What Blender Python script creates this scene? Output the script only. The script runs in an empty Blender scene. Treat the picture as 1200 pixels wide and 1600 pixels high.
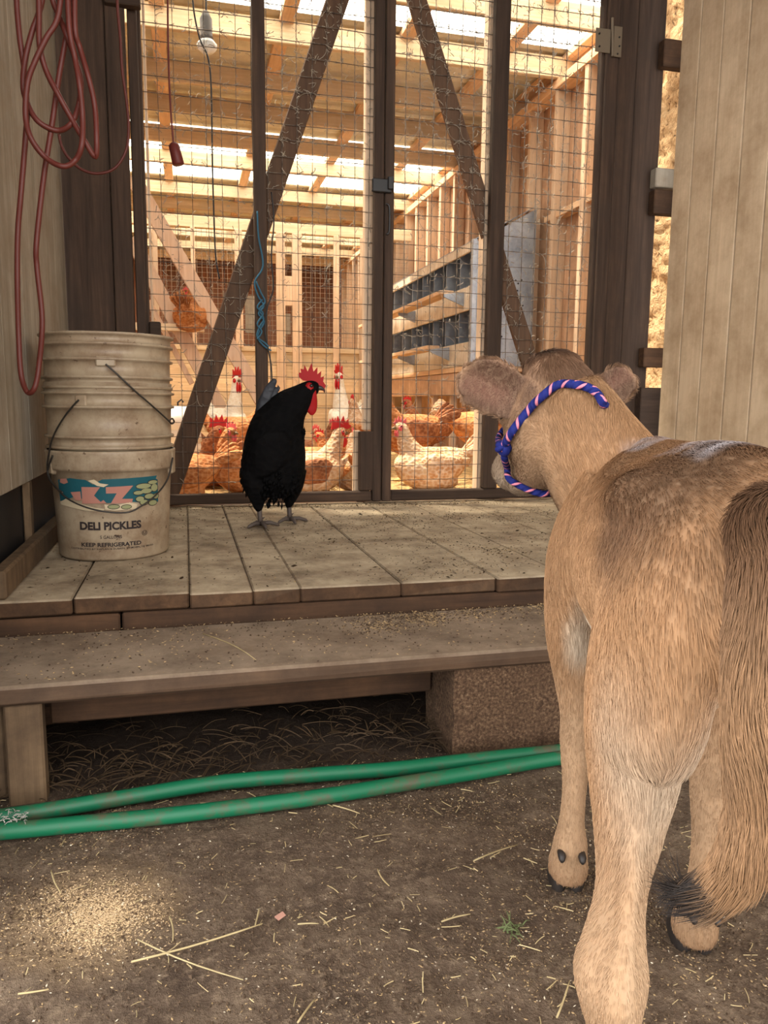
import bpy, bmesh, math, random
import numpy as np
from mathutils import Vector, Matrix, noise

scene = bpy.context.scene
COL = scene.collection
rng = random.Random(11)
nrg = np.random.default_rng(5)
R = math.radians

# ------------------------------------------------------------------ camera
FPX, CX, CY = 1200.0, 600.0, 800.0
YAW, PIT, ROLL, ZC = R(14.5), R(8.1), R(0.6), 0.74
_f = Vector((math.sin(YAW) * math.cos(PIT), math.cos(YAW) * math.cos(PIT), -math.sin(PIT)))
_r0 = Vector((math.cos(YAW), -math.sin(YAW), 0)); _u0 = _r0.cross(_f)
_R = _r0 * math.cos(ROLL) + _u0 * math.sin(ROLL)
_U = -_r0 * math.sin(ROLL) + _u0 * math.cos(ROLL)
EYE = Vector((0, 0, ZC))
cd = bpy.data.cameras.new('camera'); cam = bpy.data.objects.new('camera', cd); COL.objects.link(cam)
cd.sensor_fit = 'VERTICAL'; cd.sensor_height = 32.0; cd.lens = FPX / 1600 * 32.0
cd.clip_start = 0.02; cd.clip_end = 200
m = Matrix.Identity(4)
for i in range(3):
    m[i][0] = _R[i]; m[i][1] = _U[i]; m[i][2] = -_f[i]; m[i][3] = EYE[i]
cam.matrix_world = m
scene.camera = cam

def ray(x, y): return _f + _R * ((x - CX) / FPX) - _U * ((y - CY) / FPX)
def at_y(x, y, Y): d = ray(x, y); return EYE + d * (Y / d.y)       # point of the plane y = Y seen at a spot of the photo
def at_x(x, y, X): d = ray(x, y); return EYE + d * (X / d.x)
def at_z(x, y, Z): d = ray(x, y); return EYE + d * ((Z - ZC) / d.z)
def at_d(x, y, D): return EYE + ray(x, y) * D

# ------------------------------------------------------------------ light
world = bpy.data.worlds.new('sky'); scene.world = world; world.use_nodes = True
bg = world.node_tree.nodes['Background']
bg.inputs[0].default_value = (1.0, 0.98, 0.955, 1); bg.inputs[1].default_value = 3.6
sd = bpy.data.lights.new('sun', 'SUN'); sun = bpy.data.objects.new('sun', sd); COL.objects.link(sun)
sd.energy = 15.0; sd.angle = R(4); sd.color = (1.0, 0.92, 0.8)
sun.rotation_euler = Vector((0.34, -0.16, -0.93)).to_track_quat('-Z', 'Y').to_euler()

def area(name, loc, direction, sx, sy, energy, color, portal=False):
    d = bpy.data.lights.new(name, 'AREA'); d.shape = 'RECTANGLE'; d.size = sx; d.size_y = sy
    d.energy = energy; d.color = color
    o = bpy.data.objects.new(name, d); COL.objects.link(o); o.location = loc
    o.rotation_euler = Vector(direction).to_track_quat('-Z', 'Y').to_euler()
    if portal: d.cycles.is_portal = True
    return o
area('barn_door_sky', (0.8, -0.5, 1.5), (0, 1, 0), 2.5, 3.0, 1, (1, 1, 1), True)
area('side_door_sky', (-0.6, 0.2, 1.5), (1, 0, 0), 3.0, 2.2, 1, (1, 1, 1), True)
area('skylight_near', (0.8, 4.1, 3.1), (0, 0, -1), 4.6, 1.5, 1, (1, 1, 1), True)
area('skylight_far', (0.8, 7.75, 3.1), (0, 0, -1), 4.6, 1.6, 1, (1, 1, 1), True)

vs = scene.view_settings
vs.view_transform = 'Standard'; vs.look = 'None'; vs.gamma = 1.0; vs.use_curve_mapping = False
vs.exposure = 0.45
scene.cycles.use_denoising = True
scene.cycles.max_bounces = 8; scene.cycles.diffuse_bounces = 5; scene.cycles.glossy_bounces = 3
scene.cycles.transparent_max_bounces = 12; scene.cycles.transmission_bounces = 4
scene.cycles.sample_clamp_indirect = 6.0

# ------------------------------------------------------------------ object helpers
def tag(o, label=None, cat=None, group=None, kind=None):
    if label: o['label'] = label
    if cat: o['category'] = cat
    if group: o['group'] = group
    if kind: o['kind'] = kind
    return o

def empty(name, loc=(0, 0, 0), rz=0):
    o = bpy.data.objects.new(name, None); COL.objects.link(o)
    o.location = loc; o.rotation_euler = (0, 0, rz); o.empty_display_size = 0.05
    return o

def link(name, mesh, mat=None, parent=None, local=False):
    o = bpy.data.objects.new(name, mesh); COL.objects.link(o)
    if mat is not None and not mesh.materials: mesh.materials.append(mat)
    if parent is not None:
        o.parent = parent
        if parent.type == 'EMPTY' and not local: o.matrix_parent_inverse = Matrix.Translation(-parent.location)
    return o

def smooth(me):
    me.polygons.foreach_set('use_smooth', np.ones(len(me.polygons), dtype=bool)); me.update()

class MB:
    def __init__(s): s.v = []; s.f = []
    def add(s, vs, fs):
        k = len(s.v); s.v += [tuple(p) for p in vs]; s.f += [tuple(i + k for i in f) for f in fs]; return s
    def obox(s, c, ax, ay, az, ch=0.003, jit=0.0):
        """box with chamfered edges; ax, ay, az are half-extent vectors"""
        c = Vector(c); ax = Vector(ax); ay = Vector(ay); az = Vector(az)
        L = [ax.length, ay.length, az.length]; ch = min(ch, 0.45 * min(L)); U = [ax / L[0], ay / L[1], az / L[2]]
        idx = {}; vs = []
        for sx in (-1, 1):
            for sy in (-1, 1):
                for sz in (-1, 1):
                    sg = (sx, sy, sz)
                    j = Vector((rng.uniform(-jit, jit), rng.uniform(-jit, jit), rng.uniform(-jit, jit)))
                    for k in range(3):
                        p = c + j
                        for q in range(3):
                            p = p + U[q] * sg[q] * (L[q] - (0 if q == k else ch))
                        idx[sg + (k,)] = len(vs); vs.append(p)
        fs = []
        def face(ids):
            a, b, d = (vs[ids[0]], vs[ids[1]], vs[ids[2]])
            n = (b - a).cross(d - b); mid = sum((vs[i] for i in ids), Vector()) / len(ids)
            fs.append(tuple(ids) if n.dot(mid - c) > 0 else tuple(reversed(ids)))
        for k in range(3):
            o1, o2 = [q for q in range(3) if q != k]
            for sg in (-1, 1):
                r_ = []
                for a, b in ((-1, -1), (1, -1), (1, 1), (-1, 1)):
                    t = [0, 0, 0]; t[k] = sg; t[o1] = a; t[o2] = b; r_.append(idx[tuple(t) + (k,)])
                face(r_)
            for a in (-1, 1):
                for b in (-1, 1):
                    t0 = [0, 0, 0]; t1 = [0, 0, 0]
                    t0[o1] = t1[o1] = a; t0[o2] = t1[o2] = b; t0[k] = -1; t1[k] = 1
                    face([idx[tuple(t0) + (o1,)], idx[tuple(t1) + (o1,)], idx[tuple(t1) + (o2,)], idx[tuple(t0) + (o2,)]])
        for sx in (-1, 1):
            for sy in (-1, 1):
                for sz in (-1, 1): face([idx[(sx, sy, sz, k)] for k in range(3)])
        return s.add(vs, fs)
    def box(s, lo, hi, ch=0.003, jit=0.0):
        lo = Vector(lo); hi = Vector(hi); h = (hi - lo) / 2
        return s.obox((lo + hi) / 2, (h.x, 0, 0), (0, h.y, 0), (0, 0, h.z), ch, jit)
    def beam(s, p0, p1, w, h, up=(0, 0, 1), ch=0.003, jit=0.0):
        p0 = Vector(p0); p1 = Vector(p1); t = p1 - p0; L = t.length; t /= L
        a = t.cross(Vector(up)).normalized(); b = a.cross(t)
        return s.obox((p0 + p1) / 2, t * L / 2, a * w / 2, b * h / 2, ch, jit)
    def loft(s, st, ref=(0, 0, 1), n=14, cap=True):
        """st: (x, y, z, ra, rb): ellipse half-widths across and along ref"""
        P = [Vector(q[:3]) for q in st]; ref = Vector(ref); k0 = len(s.v); N = len(st)
        for i, q in enumerate(st):
            t = (P[min(i + 1, N - 1)] - P[max(i - 1, 0)]).normalized()
            b = ref - t * ref.dot(t)
            if b.length < 1e-4: b = Vector((1, 0, 0)) - t * t.x
            b.normalize(); a = b.cross(t)
            for j in range(n):
                w = 2 * math.pi * j / n
                s.v.append(tuple(P[i] + a * (q[3] * math.cos(w)) + b * (q[4] * math.sin(w))))
        for i in range(N - 1):
            for j in range(n):
                s.f.append((k0 + i * n + j, k0 + i * n + (j + 1) % n, k0 + (i + 1) * n + (j + 1) % n, k0 + (i + 1) * n + j))
        if cap:
            s.f.append(tuple(k0 + j for j in reversed(range(n)))); s.f.append(tuple(k0 + (N - 1) * n + j for j in range(n)))
        return s
    def tube(s, pts, r, n=6, cap=True):
        P = [Vector(p) for p in pts]; N = len(P); k0 = len(s.v)
        rr = r if isinstance(r, (list, tuple)) else [r] * N
        t = (P[1] - P[0]).normalized(); a = t.orthogonal().normalized()
        for i in range(N):
            t = (P[min(i + 1, N - 1)] - P[max(i - 1, 0)])
            t = t.normalized() if t.length > 1e-9 else Vector((0, 0, 1))
            a = (a - t * a.dot(t)); a = a.normalized() if a.length > 1e-6 else t.orthogonal().normalized()
            b = t.cross(a)
            for j in range(n):
                w = 2 * math.pi * j / n
                s.v.append(tuple(P[i] + a * (rr[i] * math.cos(w)) + b * (rr[i] * math.sin(w))))
        for i in range(N - 1):
            for j in range(n):
                s.f.append((k0 + i * n + j, k0 + i * n + (j + 1) % n, k0 + (i + 1) * n + (j + 1) % n, k0 + (i + 1) * n + j))
        if cap:
            s.f.append(tuple(k0 + j for j in reversed(range(n)))); s.f.append(tuple(k0 + (N - 1) * n + j for j in range(n)))
        return s
    def lathe(s, prof, c=(0, 0, 0), n=48, close=True):
        k0 = len(s.v); N = len(prof)
        for (r_, z) in prof:
            for j in range(n):
                w = 2 * math.pi * j / n
                s.v.append((c[0] + r_ * math.cos(w), c[1] + r_ * math.sin(w), c[2] + z))
        for i in range(N - 1):
            for j in range(n):
                s.f.append((k0 + i * n + j, k0 + i * n + (j + 1) % n, k0 + (i + 1) * n + (j + 1) % n, k0 + (i + 1) * n + j))
        if close:
            s.f.append(tuple(k0 + j for j in reversed(range(n)))); s.f.append(tuple(k0 + (N - 1) * n + j for j in range(n)))
        return s
    def prism(s, poly, off):
        """flat polygon (list of points) extruded by the vector off"""
        P = [Vector(p) for p in poly]; o = Vector(off); n = len(P)
        nn = Vector()
        for i in range(n): nn += P[i].cross(P[(i + 1) % n])
        if nn.dot(o) > 0: P = P[::-1]
        k = len(s.v); s.v += [tuple(p) for p in P] + [tuple(p + o) for p in P]
        s.f.append(tuple(k + i for i in range(n))); s.f.append(tuple(k + n + i for i in reversed(range(n))))
        for i in range(n): s.f.append((k + (i + 1) % n, k + i, k + n + i, k + n + (i + 1) % n))
        return s
    def mesh(s, name, sm=False):
        me = bpy.data.meshes.new(name); me.from_pydata(s.v, [], s.f); me.update()
        if sm: smooth(me)
        return me
    def build(s, name, mat, parent=None, sm=False, local=False):
        return link(name, s.mesh(name, sm), mat, parent, local)

def catmull(P, k=8):
    P = [Vector(p) for p in P]; out = []; n = len(P)
    for i in range(n - 1):
        a, b, c, d = P[max(i - 1, 0)], P[i], P[i + 1], P[min(i + 2, n - 1)]
        for j in range(k):
            t = j / k
            out.append(0.5 * ((2 * b) + (c - a) * t + (2 * a - 5 * b + 4 * c - d) * t * t + (3 * b - a - 3 * c + d) * t ** 3))
    out.append(P[-1]); return out

def refine(st, k=4):
    """spline through loft stations"""
    A = np.array(st, float); n = len(A); out = []
    for i in range(n - 1):
        a, b, c, d = A[max(i - 1, 0)], A[i], A[i + 1], A[min(i + 2, n - 1)]
        for j in range(k):
            t = j / k
            q = 0.5 * ((2 * b) + (c - a) * t + (2 * a - 5 * b + 4 * c - d) * t * t + (3 * b - a - 3 * c + d) * t ** 3)
            q[3:] = np.maximum(q[3:], 0.002); out.append(tuple(q))
    out.append(tuple(A[-1])); return out

def fuse(mb, name, voxel, iters, factor=0.5):
    """one continuous skin around overlapping lofts"""
    me = mb.mesh(name + '_raw'); o = bpy.data.objects.new('tmp', me); COL.objects.link(o)
    r_ = o.modifiers.new('r', 'REMESH'); r_.mode = 'VOXEL'; r_.voxel_size = voxel
    if iters:
        q = o.modifiers.new('s', 'SMOOTH'); q.iterations = iters; q.factor = factor
    dg = bpy.context.evaluated_depsgraph_get(); ev = o.evaluated_get(dg)
    out = bpy.data.meshes.new_from_object(ev); out.name = name
    bpy.data.objects.remove(o); bpy.data.meshes.remove(me); smooth(out)
    return out

def copy_tree(o, parent=None):
    c = o.copy(); COL.objects.link(c)
    if parent is not None: c.parent = parent
    for ch in list(o.children): copy_tree(ch, c)
    return c

# ------------------------------------------------------------------ materials
def srgb(r, g, b):
    def l(c):
        c /= 255.0
        return c / 12.92 if c <= 0.04045 else ((c + 0.055) / 1.055) ** 2.4
    return (l(r), l(g), l(b), 1)

class Mat:
    def __init__(s, name, rough=0.8, spec=0.3):
        s.m = bpy.data.materials.new(name); s.m.use_nodes = True; s.t = s.m.node_tree
        s.b = s.t.nodes['Principled BSDF']; s.b.inputs['Roughness'].default_value = rough
        s.b.inputs['Specular IOR Level'].default_value = spec
    def n(s, t, **kw):
        q = s.t.nodes.new(t)
        for k, v in kw.items():
            k2 = k.replace('_', ' ')
            if k2 in q.inputs: s.put(q.inputs[k2], v)
            elif k in q.inputs: s.put(q.inputs[k], v)
            else: setattr(q, k, v)
        return q
    def put(s, sock, v):
        if hasattr(v, 'links'): s.t.links.new(v, sock)
        else: sock.default_value = v
    def coord(s, scale=(1, 1, 1), kind='Object', rnd=True):
        tc = s.n('ShaderNodeTexCoord'); mp = s.n('ShaderNodeMapping')
        s.t.links.new(tc.outputs[kind], mp.inputs['Vector']); mp.inputs['Scale'].default_value = scale
        if rnd:
            oi = s.n('ShaderNodeObjectInfo'); mu = s.n('ShaderNodeMath', operation='MULTIPLY')
            s.t.links.new(oi.outputs['Random'], mu.inputs[0]); mu.inputs[1].default_value = 37.0
            s.t.links.new(mu.outputs[0], mp.inputs['Location'])
        return mp.outputs[0]
    def noise(s, vec, scale=1.0, detail=5.0, rough=0.6, dist=0.0):
        q = s.n('ShaderNodeTexNoise'); s.t.links.new(vec, q.inputs['Vector'])
        q.inputs['Scale'].default_value = scale; q.inputs['Detail'].default_value = detail
        q.inputs['Roughness'].default_value = rough; q.inputs['Distortion'].default_value = dist
        return q.outputs[0]
    def ramp(s, fac, stops):
        q = s.n('ShaderNodeValToRGB'); s.t.links.new(fac, q.inputs[0]); e = q.color_ramp.elements
        while len(e) < len(stops): e.new(0.5)
        for el, (p, c) in zip(e, stops):
            el.position = p; el.color = c if len(c) == 4 else (*c, 1)
        return q.outputs[0]
    def mix(s, fac, a, b, mode='MIX'):
        q = s.n('ShaderNodeMix', data_type='RGBA', blend_type=mode)
        s.put(q.inputs[0], fac); s.put(q.inputs[6], a); s.put(q.inputs[7], b)
        return q.outputs[2]
    def vary(s, col, lo=0.8, hi=1.15):
        oi = s.n('ShaderNodeObjectInfo'); mr = s.n('ShaderNodeMapRange')
        s.t.links.new(oi.outputs['Random'], mr.inputs[0]); mr.inputs[3].default_value = lo; mr.inputs[4].default_value = hi
        h = s.n('ShaderNodeHueSaturation'); s.put(h.inputs['Color'], col); s.t.links.new(mr.outputs[0], h.inputs['Value'])
        return h.outputs[0]
    def color(s, c): s.put(s.b.inputs['Base Color'], c); return s
    def bump(s, h, strength=0.4, dist=0.01):
        q = s.n('ShaderNodeBump'); q.inputs['Strength'].default_value = strength; q.inputs['Distance'].default_value = dist
        s.t.links.new(h, q.inputs['Height']); s.t.links.new(q.outputs[0], s.b.inputs['Normal']); return s

def flat(name, c, rough=0.6, spec=0.4, metal=0.0):
    q = Mat(name, rough, spec); q.color(c); q.b.inputs['Metallic'].default_value = metal; return q.m

def dusty(m, col, amt=.8):
    t = m.node_tree; b = t.nodes['Principled BSDF']; src = b.inputs['Base Color'].links[0].from_socket
    g = t.nodes.new('ShaderNodeNewGeometry'); sp = t.nodes.new('ShaderNodeSeparateXYZ'); t.links.new(g.outputs['True Normal'], sp.inputs[0])
    no_ = t.nodes.new('ShaderNodeTexNoise'); no_.inputs['Scale'].default_value = 7; no_.inputs['Detail'].default_value = 9; no_.inputs['Roughness'].default_value = .75
    tc = t.nodes.new('ShaderNodeTexCoord'); t.links.new(tc.outputs['Object'], no_.inputs['Vector'])
    mr = t.nodes.new('ShaderNodeMapRange'); t.links.new(no_.outputs[0], mr.inputs[0]); mr.inputs[1].default_value = .35; mr.inputs[2].default_value = .62; mr.inputs[3].default_value = .25; mr.inputs[4].default_value = amt
    mu = t.nodes.new('ShaderNodeMath'); mu.operation = 'MULTIPLY'; mu.use_clamp = True; t.links.new(sp.outputs[2], mu.inputs[0]); t.links.new(mr.outputs[0], mu.inputs[1])
    mx = t.nodes.new('ShaderNodeMix'); mx.data_type = 'RGBA'; t.links.new(mu.outputs[0], mx.inputs[0]); t.links.new(src, mx.inputs[6]); mx.inputs[7].default_value = col
    t.links.new(mx.outputs[2], b.inputs['Base Color']); return m

def wood(name, dark, light, axis='z', dirt=None, dirt_amt=0.5, g=1.0, rough=0.8, vlo=0.8, vhi=1.15, bump=0.35):
    q = Mat(name, rough, 0.25)
    sc = {'x': (2.2, 45, 45), 'y': (45, 2.2, 45), 'z': (45, 45, 2.2)}[axis]
    v = q.coord(tuple(a * g for a in sc)); gr = q.noise(v, 1.0, 6, 0.65, 0.4)
    c = q.ramp(gr, [(0.28, dark), (0.68, light)])
    if dirt:
        v2 = q.coord((5, 5, 5)); d = q.noise(v2, 1.0, 6, 0.7)
        f = q.ramp(d, [(0.5 - 0.3 * dirt_amt, (0, 0, 0, 1)), (0.85 - 0.25 * dirt_amt, (1, 1, 1, 1))])
        c = q.mix(f, c, dirt)
    q.color(q.vary(c, vlo, vhi)); q.bump(gr, bump, 0.004)
    return q.m

M = {}
M['dark_wood_z'] = wood('dark_stained_wood_upright', srgb(44, 33, 27), srgb(84, 65, 52), 'z', srgb(60, 48, 40), 0.4)
M['dark_wood_x'] = wood('dark_stained_wood_lying', srgb(44, 33, 27), srgb(84, 65, 52), 'x', srgb(60, 48, 40), 0.4)
M['pale_wood_z'] = wood('pale_stud_wood', srgb(188, 154, 124), srgb(226, 198, 168), 'z', srgb(190, 166, 142), 0.4)
M['pale_wood_x'] = wood('pale_beam_wood_x', srgb(196, 166, 128), srgb(236, 214, 182), 'x', srgb(200, 180, 150), 0.4)
M['pale_wood_y'] = wood('pale_purlin_wood_y', srgb(194, 154, 118), srgb(228, 194, 156), 'y', srgb(190, 158, 132), 0.3)
M['osb'] = wood('coop_sheathing', srgb(182, 142, 112), srgb(218, 182, 150), 'z', srgb(150, 116, 90), 0.4, 0.5)
M['back_siding'] = wood('reddish_back_siding', srgb(96, 62, 46), srgb(140, 96, 74), 'z', srgb(110, 84, 66), 0.3)
M['deck_y'] = dusty(wood('worn_deck_wood', srgb(62, 43, 29), srgb(104, 76, 52), 'y', srgb(56, 40, 28), 0.6, 0.8, 0.85), srgb(184, 168, 142), .9)
M['deck_x'] = dusty(wood('worn_tread_wood', srgb(70, 52, 38), srgb(106, 82, 62), 'x', srgb(60, 44, 33), 0.6, 0.8, 0.85), srgb(156, 138, 118), .8)
M['rim_x'] = wood('dark_rim_wood', srgb(58, 40, 27), srgb(98, 70, 48), 'x', srgb(50, 36, 27), 0.6)
M['post_z'] = wood('step_leg_wood', srgb(84, 66, 48), srgb(126, 103, 77), 'z', srgb(66, 51, 38), 0.5)
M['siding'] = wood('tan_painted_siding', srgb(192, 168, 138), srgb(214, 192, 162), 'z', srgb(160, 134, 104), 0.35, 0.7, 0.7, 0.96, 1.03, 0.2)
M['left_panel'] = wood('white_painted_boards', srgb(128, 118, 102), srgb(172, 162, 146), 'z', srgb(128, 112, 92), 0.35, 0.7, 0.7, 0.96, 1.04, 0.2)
M['nestwood'] = wood('whitewashed_nest_wood', srgb(186, 174, 156), srgb(226, 216, 200), 'z', srgb(170, 150, 126), 0.4)
M['roost'] = wood('weathered_roost_wood', srgb(176, 140, 112), srgb(214, 182, 156), 'z', srgb(190, 166, 146), 0.5)

q = Mat('barn_earth', 0.95, 0.15)
v = q.coord((1, 1, 1), rnd=False)
n1 = q.noise(v, 9, 8, 0.7); n2 = q.noise(v, 70, 5, 0.75); n3 = q.noise(v, 2.2, 4, 0.6)
c = q.ramp(n1, [(0.3, srgb(70, 57, 47)), (0.5, srgb(98, 82, 68)), (0.72, srgb(134, 116, 97))])
c = q.mix(q.ramp(n2, [(0.5, (0, 0, 0, 1)), (0.75, (1, 1, 1, 1))]), c, srgb(150, 130, 108))
c = q.mix(q.ramp(n3, [(0.35, (0, 0, 0, 1)), (0.7, (0.5, 0.5, 0.5, 1))]), c, srgb(76, 62, 51))
# shade beneath step and deck, painted into the soil as a dark band
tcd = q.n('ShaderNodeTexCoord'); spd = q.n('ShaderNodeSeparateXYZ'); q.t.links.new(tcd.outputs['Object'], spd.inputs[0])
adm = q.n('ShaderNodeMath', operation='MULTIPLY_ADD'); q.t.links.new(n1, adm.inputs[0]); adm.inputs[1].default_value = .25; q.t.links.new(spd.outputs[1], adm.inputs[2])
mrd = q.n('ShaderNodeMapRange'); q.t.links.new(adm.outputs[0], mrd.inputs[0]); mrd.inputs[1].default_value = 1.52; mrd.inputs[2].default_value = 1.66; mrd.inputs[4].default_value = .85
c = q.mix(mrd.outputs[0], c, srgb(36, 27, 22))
# spilled sawdust
tc = q.n('ShaderNodeTexCoord'); mp = q.n('ShaderNodeMapping'); q.t.links.new(tc.outputs['Object'], mp.inputs[0])
_s = at_z(140, 1425, 0.0); mp.inputs['Location'].default_value = (-_s.x, -_s.y, 0)
ln = q.n('ShaderNodeVectorMath', operation='LENGTH'); q.t.links.new(mp.outputs[0], ln.inputs[0])
ad = q.n('ShaderNodeMath', operation='MULTIPLY_ADD'); q.t.links.new(n1, ad.inputs[0]); ad.inputs[1].default_value = 0.22
q.t.links.new(ln.outputs['Value'], ad.inputs[2])
c = q.mix(q.ramp(ad.outputs[0], [(0.15, (0.75, 0.75, 0.75, 1)), (0.26, (0, 0, 0, 1))]), c, srgb(166, 140, 108))
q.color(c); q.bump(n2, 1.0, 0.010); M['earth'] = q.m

q = Mat('straw_bedding', 0.9, 0.2); v = q.coord((1, 1, 1), rnd=False)
n1 = q.noise(v, 30, 8, 0.75); c = q.ramp(n1, [(0.3, srgb(150, 110, 66)), (0.6, srgb(220, 184, 128))]); q.color(c); q.bump(n1, 0.8, 0.02); M['bedding'] = q.m

q = Mat('concrete_block', 0.95, 0.2); v = q.coord((1, 1, 1), rnd=False)
n1 = q.noise(v, 160, 4, 0.7); n2 = q.noise(v, 12, 5, 0.6)
c = q.ramp(n1, [(0.35, srgb(58, 42, 31)), (0.55, srgb(96, 74, 56)), (0.72, srgb(136, 112, 88))])
c = q.mix(q.ramp(n2, [(0.45, (0, 0, 0, 1)), (0.7, (0.6, 0.6, 0.6, 1))]), c, srgb(64, 46, 34)); q.color(c); q.bump(n1, 0.9, 0.006); M['block'] = q.m

q = Mat('spray_foam', 0.9, 0.2); v = q.coord((1, 1, 0.8), rnd=False)
n1 = q.noise(v, 42, 6, 0.6, 0.6); c = q.ramp(n1, [(0.32, srgb(90, 66, 46)), (0.42, srgb(196, 160, 118)), (0.7, srgb(222, 190, 148))]); q.color(c); q.bump(n1, 1.0, 0.02); M['foam'] = q.m

q = Mat('galvanised_sheet', 0.45, 0.5); q.b.inputs['Metallic'].default_value = 0.55; v = q.coord((1, 1, 1))
n1 = q.noise(v, 7, 5, 0.7); q.color(q.ramp(n1, [(0.3, srgb(118, 126, 138)), (0.7, srgb(176, 182, 190))])); M['galv'] = q.m
q = Mat('roof_metal', 0.5, 0.4); v = q.coord((1, 1, 1)); n1 = q.noise(v, 3, 5, 0.7)
q.color(q.ramp(n1, [(0.3, srgb(190, 182, 160)), (0.7, srgb(230, 222, 200))])); M['roof'] = q.m

q = Mat('clear_roof_panel', 0.3, 0.4)
tr = q.n('ShaderNodeBsdfTransparent'); tl = q.n('ShaderNodeBsdfTranslucent'); mx = q.n('ShaderNodeMixShader')
tr.inputs[0].default_value = (0.95, 0.94, 0.9, 1); tl.inputs[0].default_value = (0.9, 0.88, 0.82, 1); mx.inputs[0].default_value = 0.25
q.t.links.new(tr.outputs[0], mx.inputs[1]); q.t.links.new(tl.outputs[0], mx.inputs[2])
q.t.links.new(mx.outputs[0], q.t.nodes['Material Output'].inputs[0]); M['clear'] = q.m

q = Mat('dusty_wire', 0.7, 0.3); v = q.coord((1, 1, 1), rnd=False); n1 = q.noise(v, 25, 4, 0.7)
q.color(q.ramp(n1, [(0.4, srgb(64, 54, 48)), (0.65, srgb(126, 112, 98))])); M['wire'] = q.m
M['cobweb'] = flat('dusty_cobweb', srgb(158, 146, 130), 1.0, 0.0)
M['black_metal'] = flat('black_metal', srgb(26, 24, 24), 0.5, 0.5)
M['hinge'] = flat('painted_hinge', srgb(112, 98, 80), 0.55, 0.4)
M['wire_bail'] = flat('bail_wire', srgb(60, 56, 52), 0.45, 0.5, 0.6)

# ------------------------------------------------------------------ setting: barn
def grid_floor():
    xs = np.arange(-0.9, 2.5, 0.014); ys = np.concatenate([np.arange(-5, 0.3, 0.15), np.arange(0.3, 3.4, 0.014)])
    V = []; nx = len(xs)
    for y in ys:
        for x in xs:
            h = 0.0
            if y > 0.2:
                h = 0.010 * noise.noise((x * 3, y * 3, 0)) + 0.006 * noise.noise((x * 11, y * 11, 3)) + 0.004 * noise.noise((x * 34, y * 34, 7))
                if 1.5 < y: h += 0.015 * noise.noise((x * 7, y * 7, 1))
            V.append((x, y, h - 0.006))
    F = [(j * nx + i, j * nx + i + 1, (j + 1) * nx + i + 1, (j + 1) * nx + i) for j in range(len(ys) - 1) for i in range(nx - 1)]
    me = bpy.data.meshes.new('floor'); me.from_pydata(V, [], F); smooth(me); me.update()
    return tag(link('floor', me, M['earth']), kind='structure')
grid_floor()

def structure(name, loc=(0, 0, 0)): return tag(empty(name, loc), kind='structure')

XR, XL, YD = 2.05, -0.42, 3.3
# right wall: grooved upright siding, one board per groove
wr = structure('wall_right', (XR, 1.0, 0))
edges = [at_x(px, 0, XR).y for px in (1068, 1098, 1133, 1175)]
step = (edges[1] - edges[-1]) / 2
ys = edges + [edges[-1] - step * (k + 1) for k in range(32)]
for a, b in zip(ys[:-1], ys[1:]):
    if b < -0.5: break
    MB().box((XR, b + 0.0045, -0.02), (XR + 0.02, a - 0.0045, 3.0), 0.0015).build('siding_board', M['siding'], wr)
MB().box((XR + 0.024, -0.5, -0.02), (XR + 0.036, edges[0] - 0.01, 3.0)).build('siding_backing', M['dark_wood_z'], wr)
# open cavity beside the doors: foam covered wall and blocking
wc = structure('wall_cavity', (2.3, 3.4, 0))
def foam_wall():
    ny, nz = 40, 170; V = []; F = []
    for k in range(nz):
        for j in range(ny):
            y = 2.7 + 1.25 * j / (ny - 1); z = 0.0 + 3.0 * k / (nz - 1)
            d = 0.03 * noise.noise((y * 9, z * 7, 2)) + 0.02 * noise.noise((y * 28, z * 24, 5)) + 0.012 * noise.noise((y * 60, z * 50, 9))
            V.append((2.34 + d, y, z))
    for k in range(nz - 1):
        for j in range(ny - 1): F.append((k * ny + j, (k + 1) * ny + j, (k + 1) * ny + j + 1, k * ny + j + 1))
    me = bpy.data.meshes.new('spray_foam'); me.from_pydata(V, [], F); smooth(me); me.update()
    return link('spray_foam', me, M['foam'], wc)
foam_wall()
def zat(px, py, Y): return at_y(px, py, Y).z
for (y0, y1, mt) in ((58, 102, 'rim_x'), (262, 292, 'left_panel'), (296, 334, 'rim_x'), (544, 574, 'rim_x'), (606, 690, 'dark_wood_x')):
    ym = (y0 + y1) / 2; MB().box((at_y(1040.5 - 43 * (ym - 44) / 646, ym, 3.2).x, 3.2, zat(1035, y1, 3.2)), (2.31, 3.248, zat(1035, y0, 3.2)), 0.004).build('blocking', M[mt], wc)

# left wall
wl = structure('wall_left', (XL, 1.0, 0))
zb = 0.515
seams = [3.19, 2.62, 2.33, 2.06, 1.78, 1.45, 1.15]
for a, b in zip(seams[:-1], seams[1:]):
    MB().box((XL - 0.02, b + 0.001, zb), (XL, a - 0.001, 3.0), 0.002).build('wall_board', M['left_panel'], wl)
MB().box((XL - 0.05, 1.15, 0.0), (XL - 0.022, 3.19, zb + 0.3)).build('kick_board', M['black_metal'], wl)
MB().box((XL - 0.02, 2.28, 0.34), (XL + 0.0, 2.32, zb)).build('corner_strip', M['post_z'], wl)
MB().box((XL - 0.02, 1.15, 0.0), (XL + 0.0, 1.8, 0.30), 0.003).build('skirt_board', M['rim_x'], wl)
bb = MB().box((XL - 0.005, 1.80, 0.30), (XL + 0.03, 3.12, 0.365), 0.006).build('baseboard_left', M['post_z']); tag(bb, kind='structure')

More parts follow.
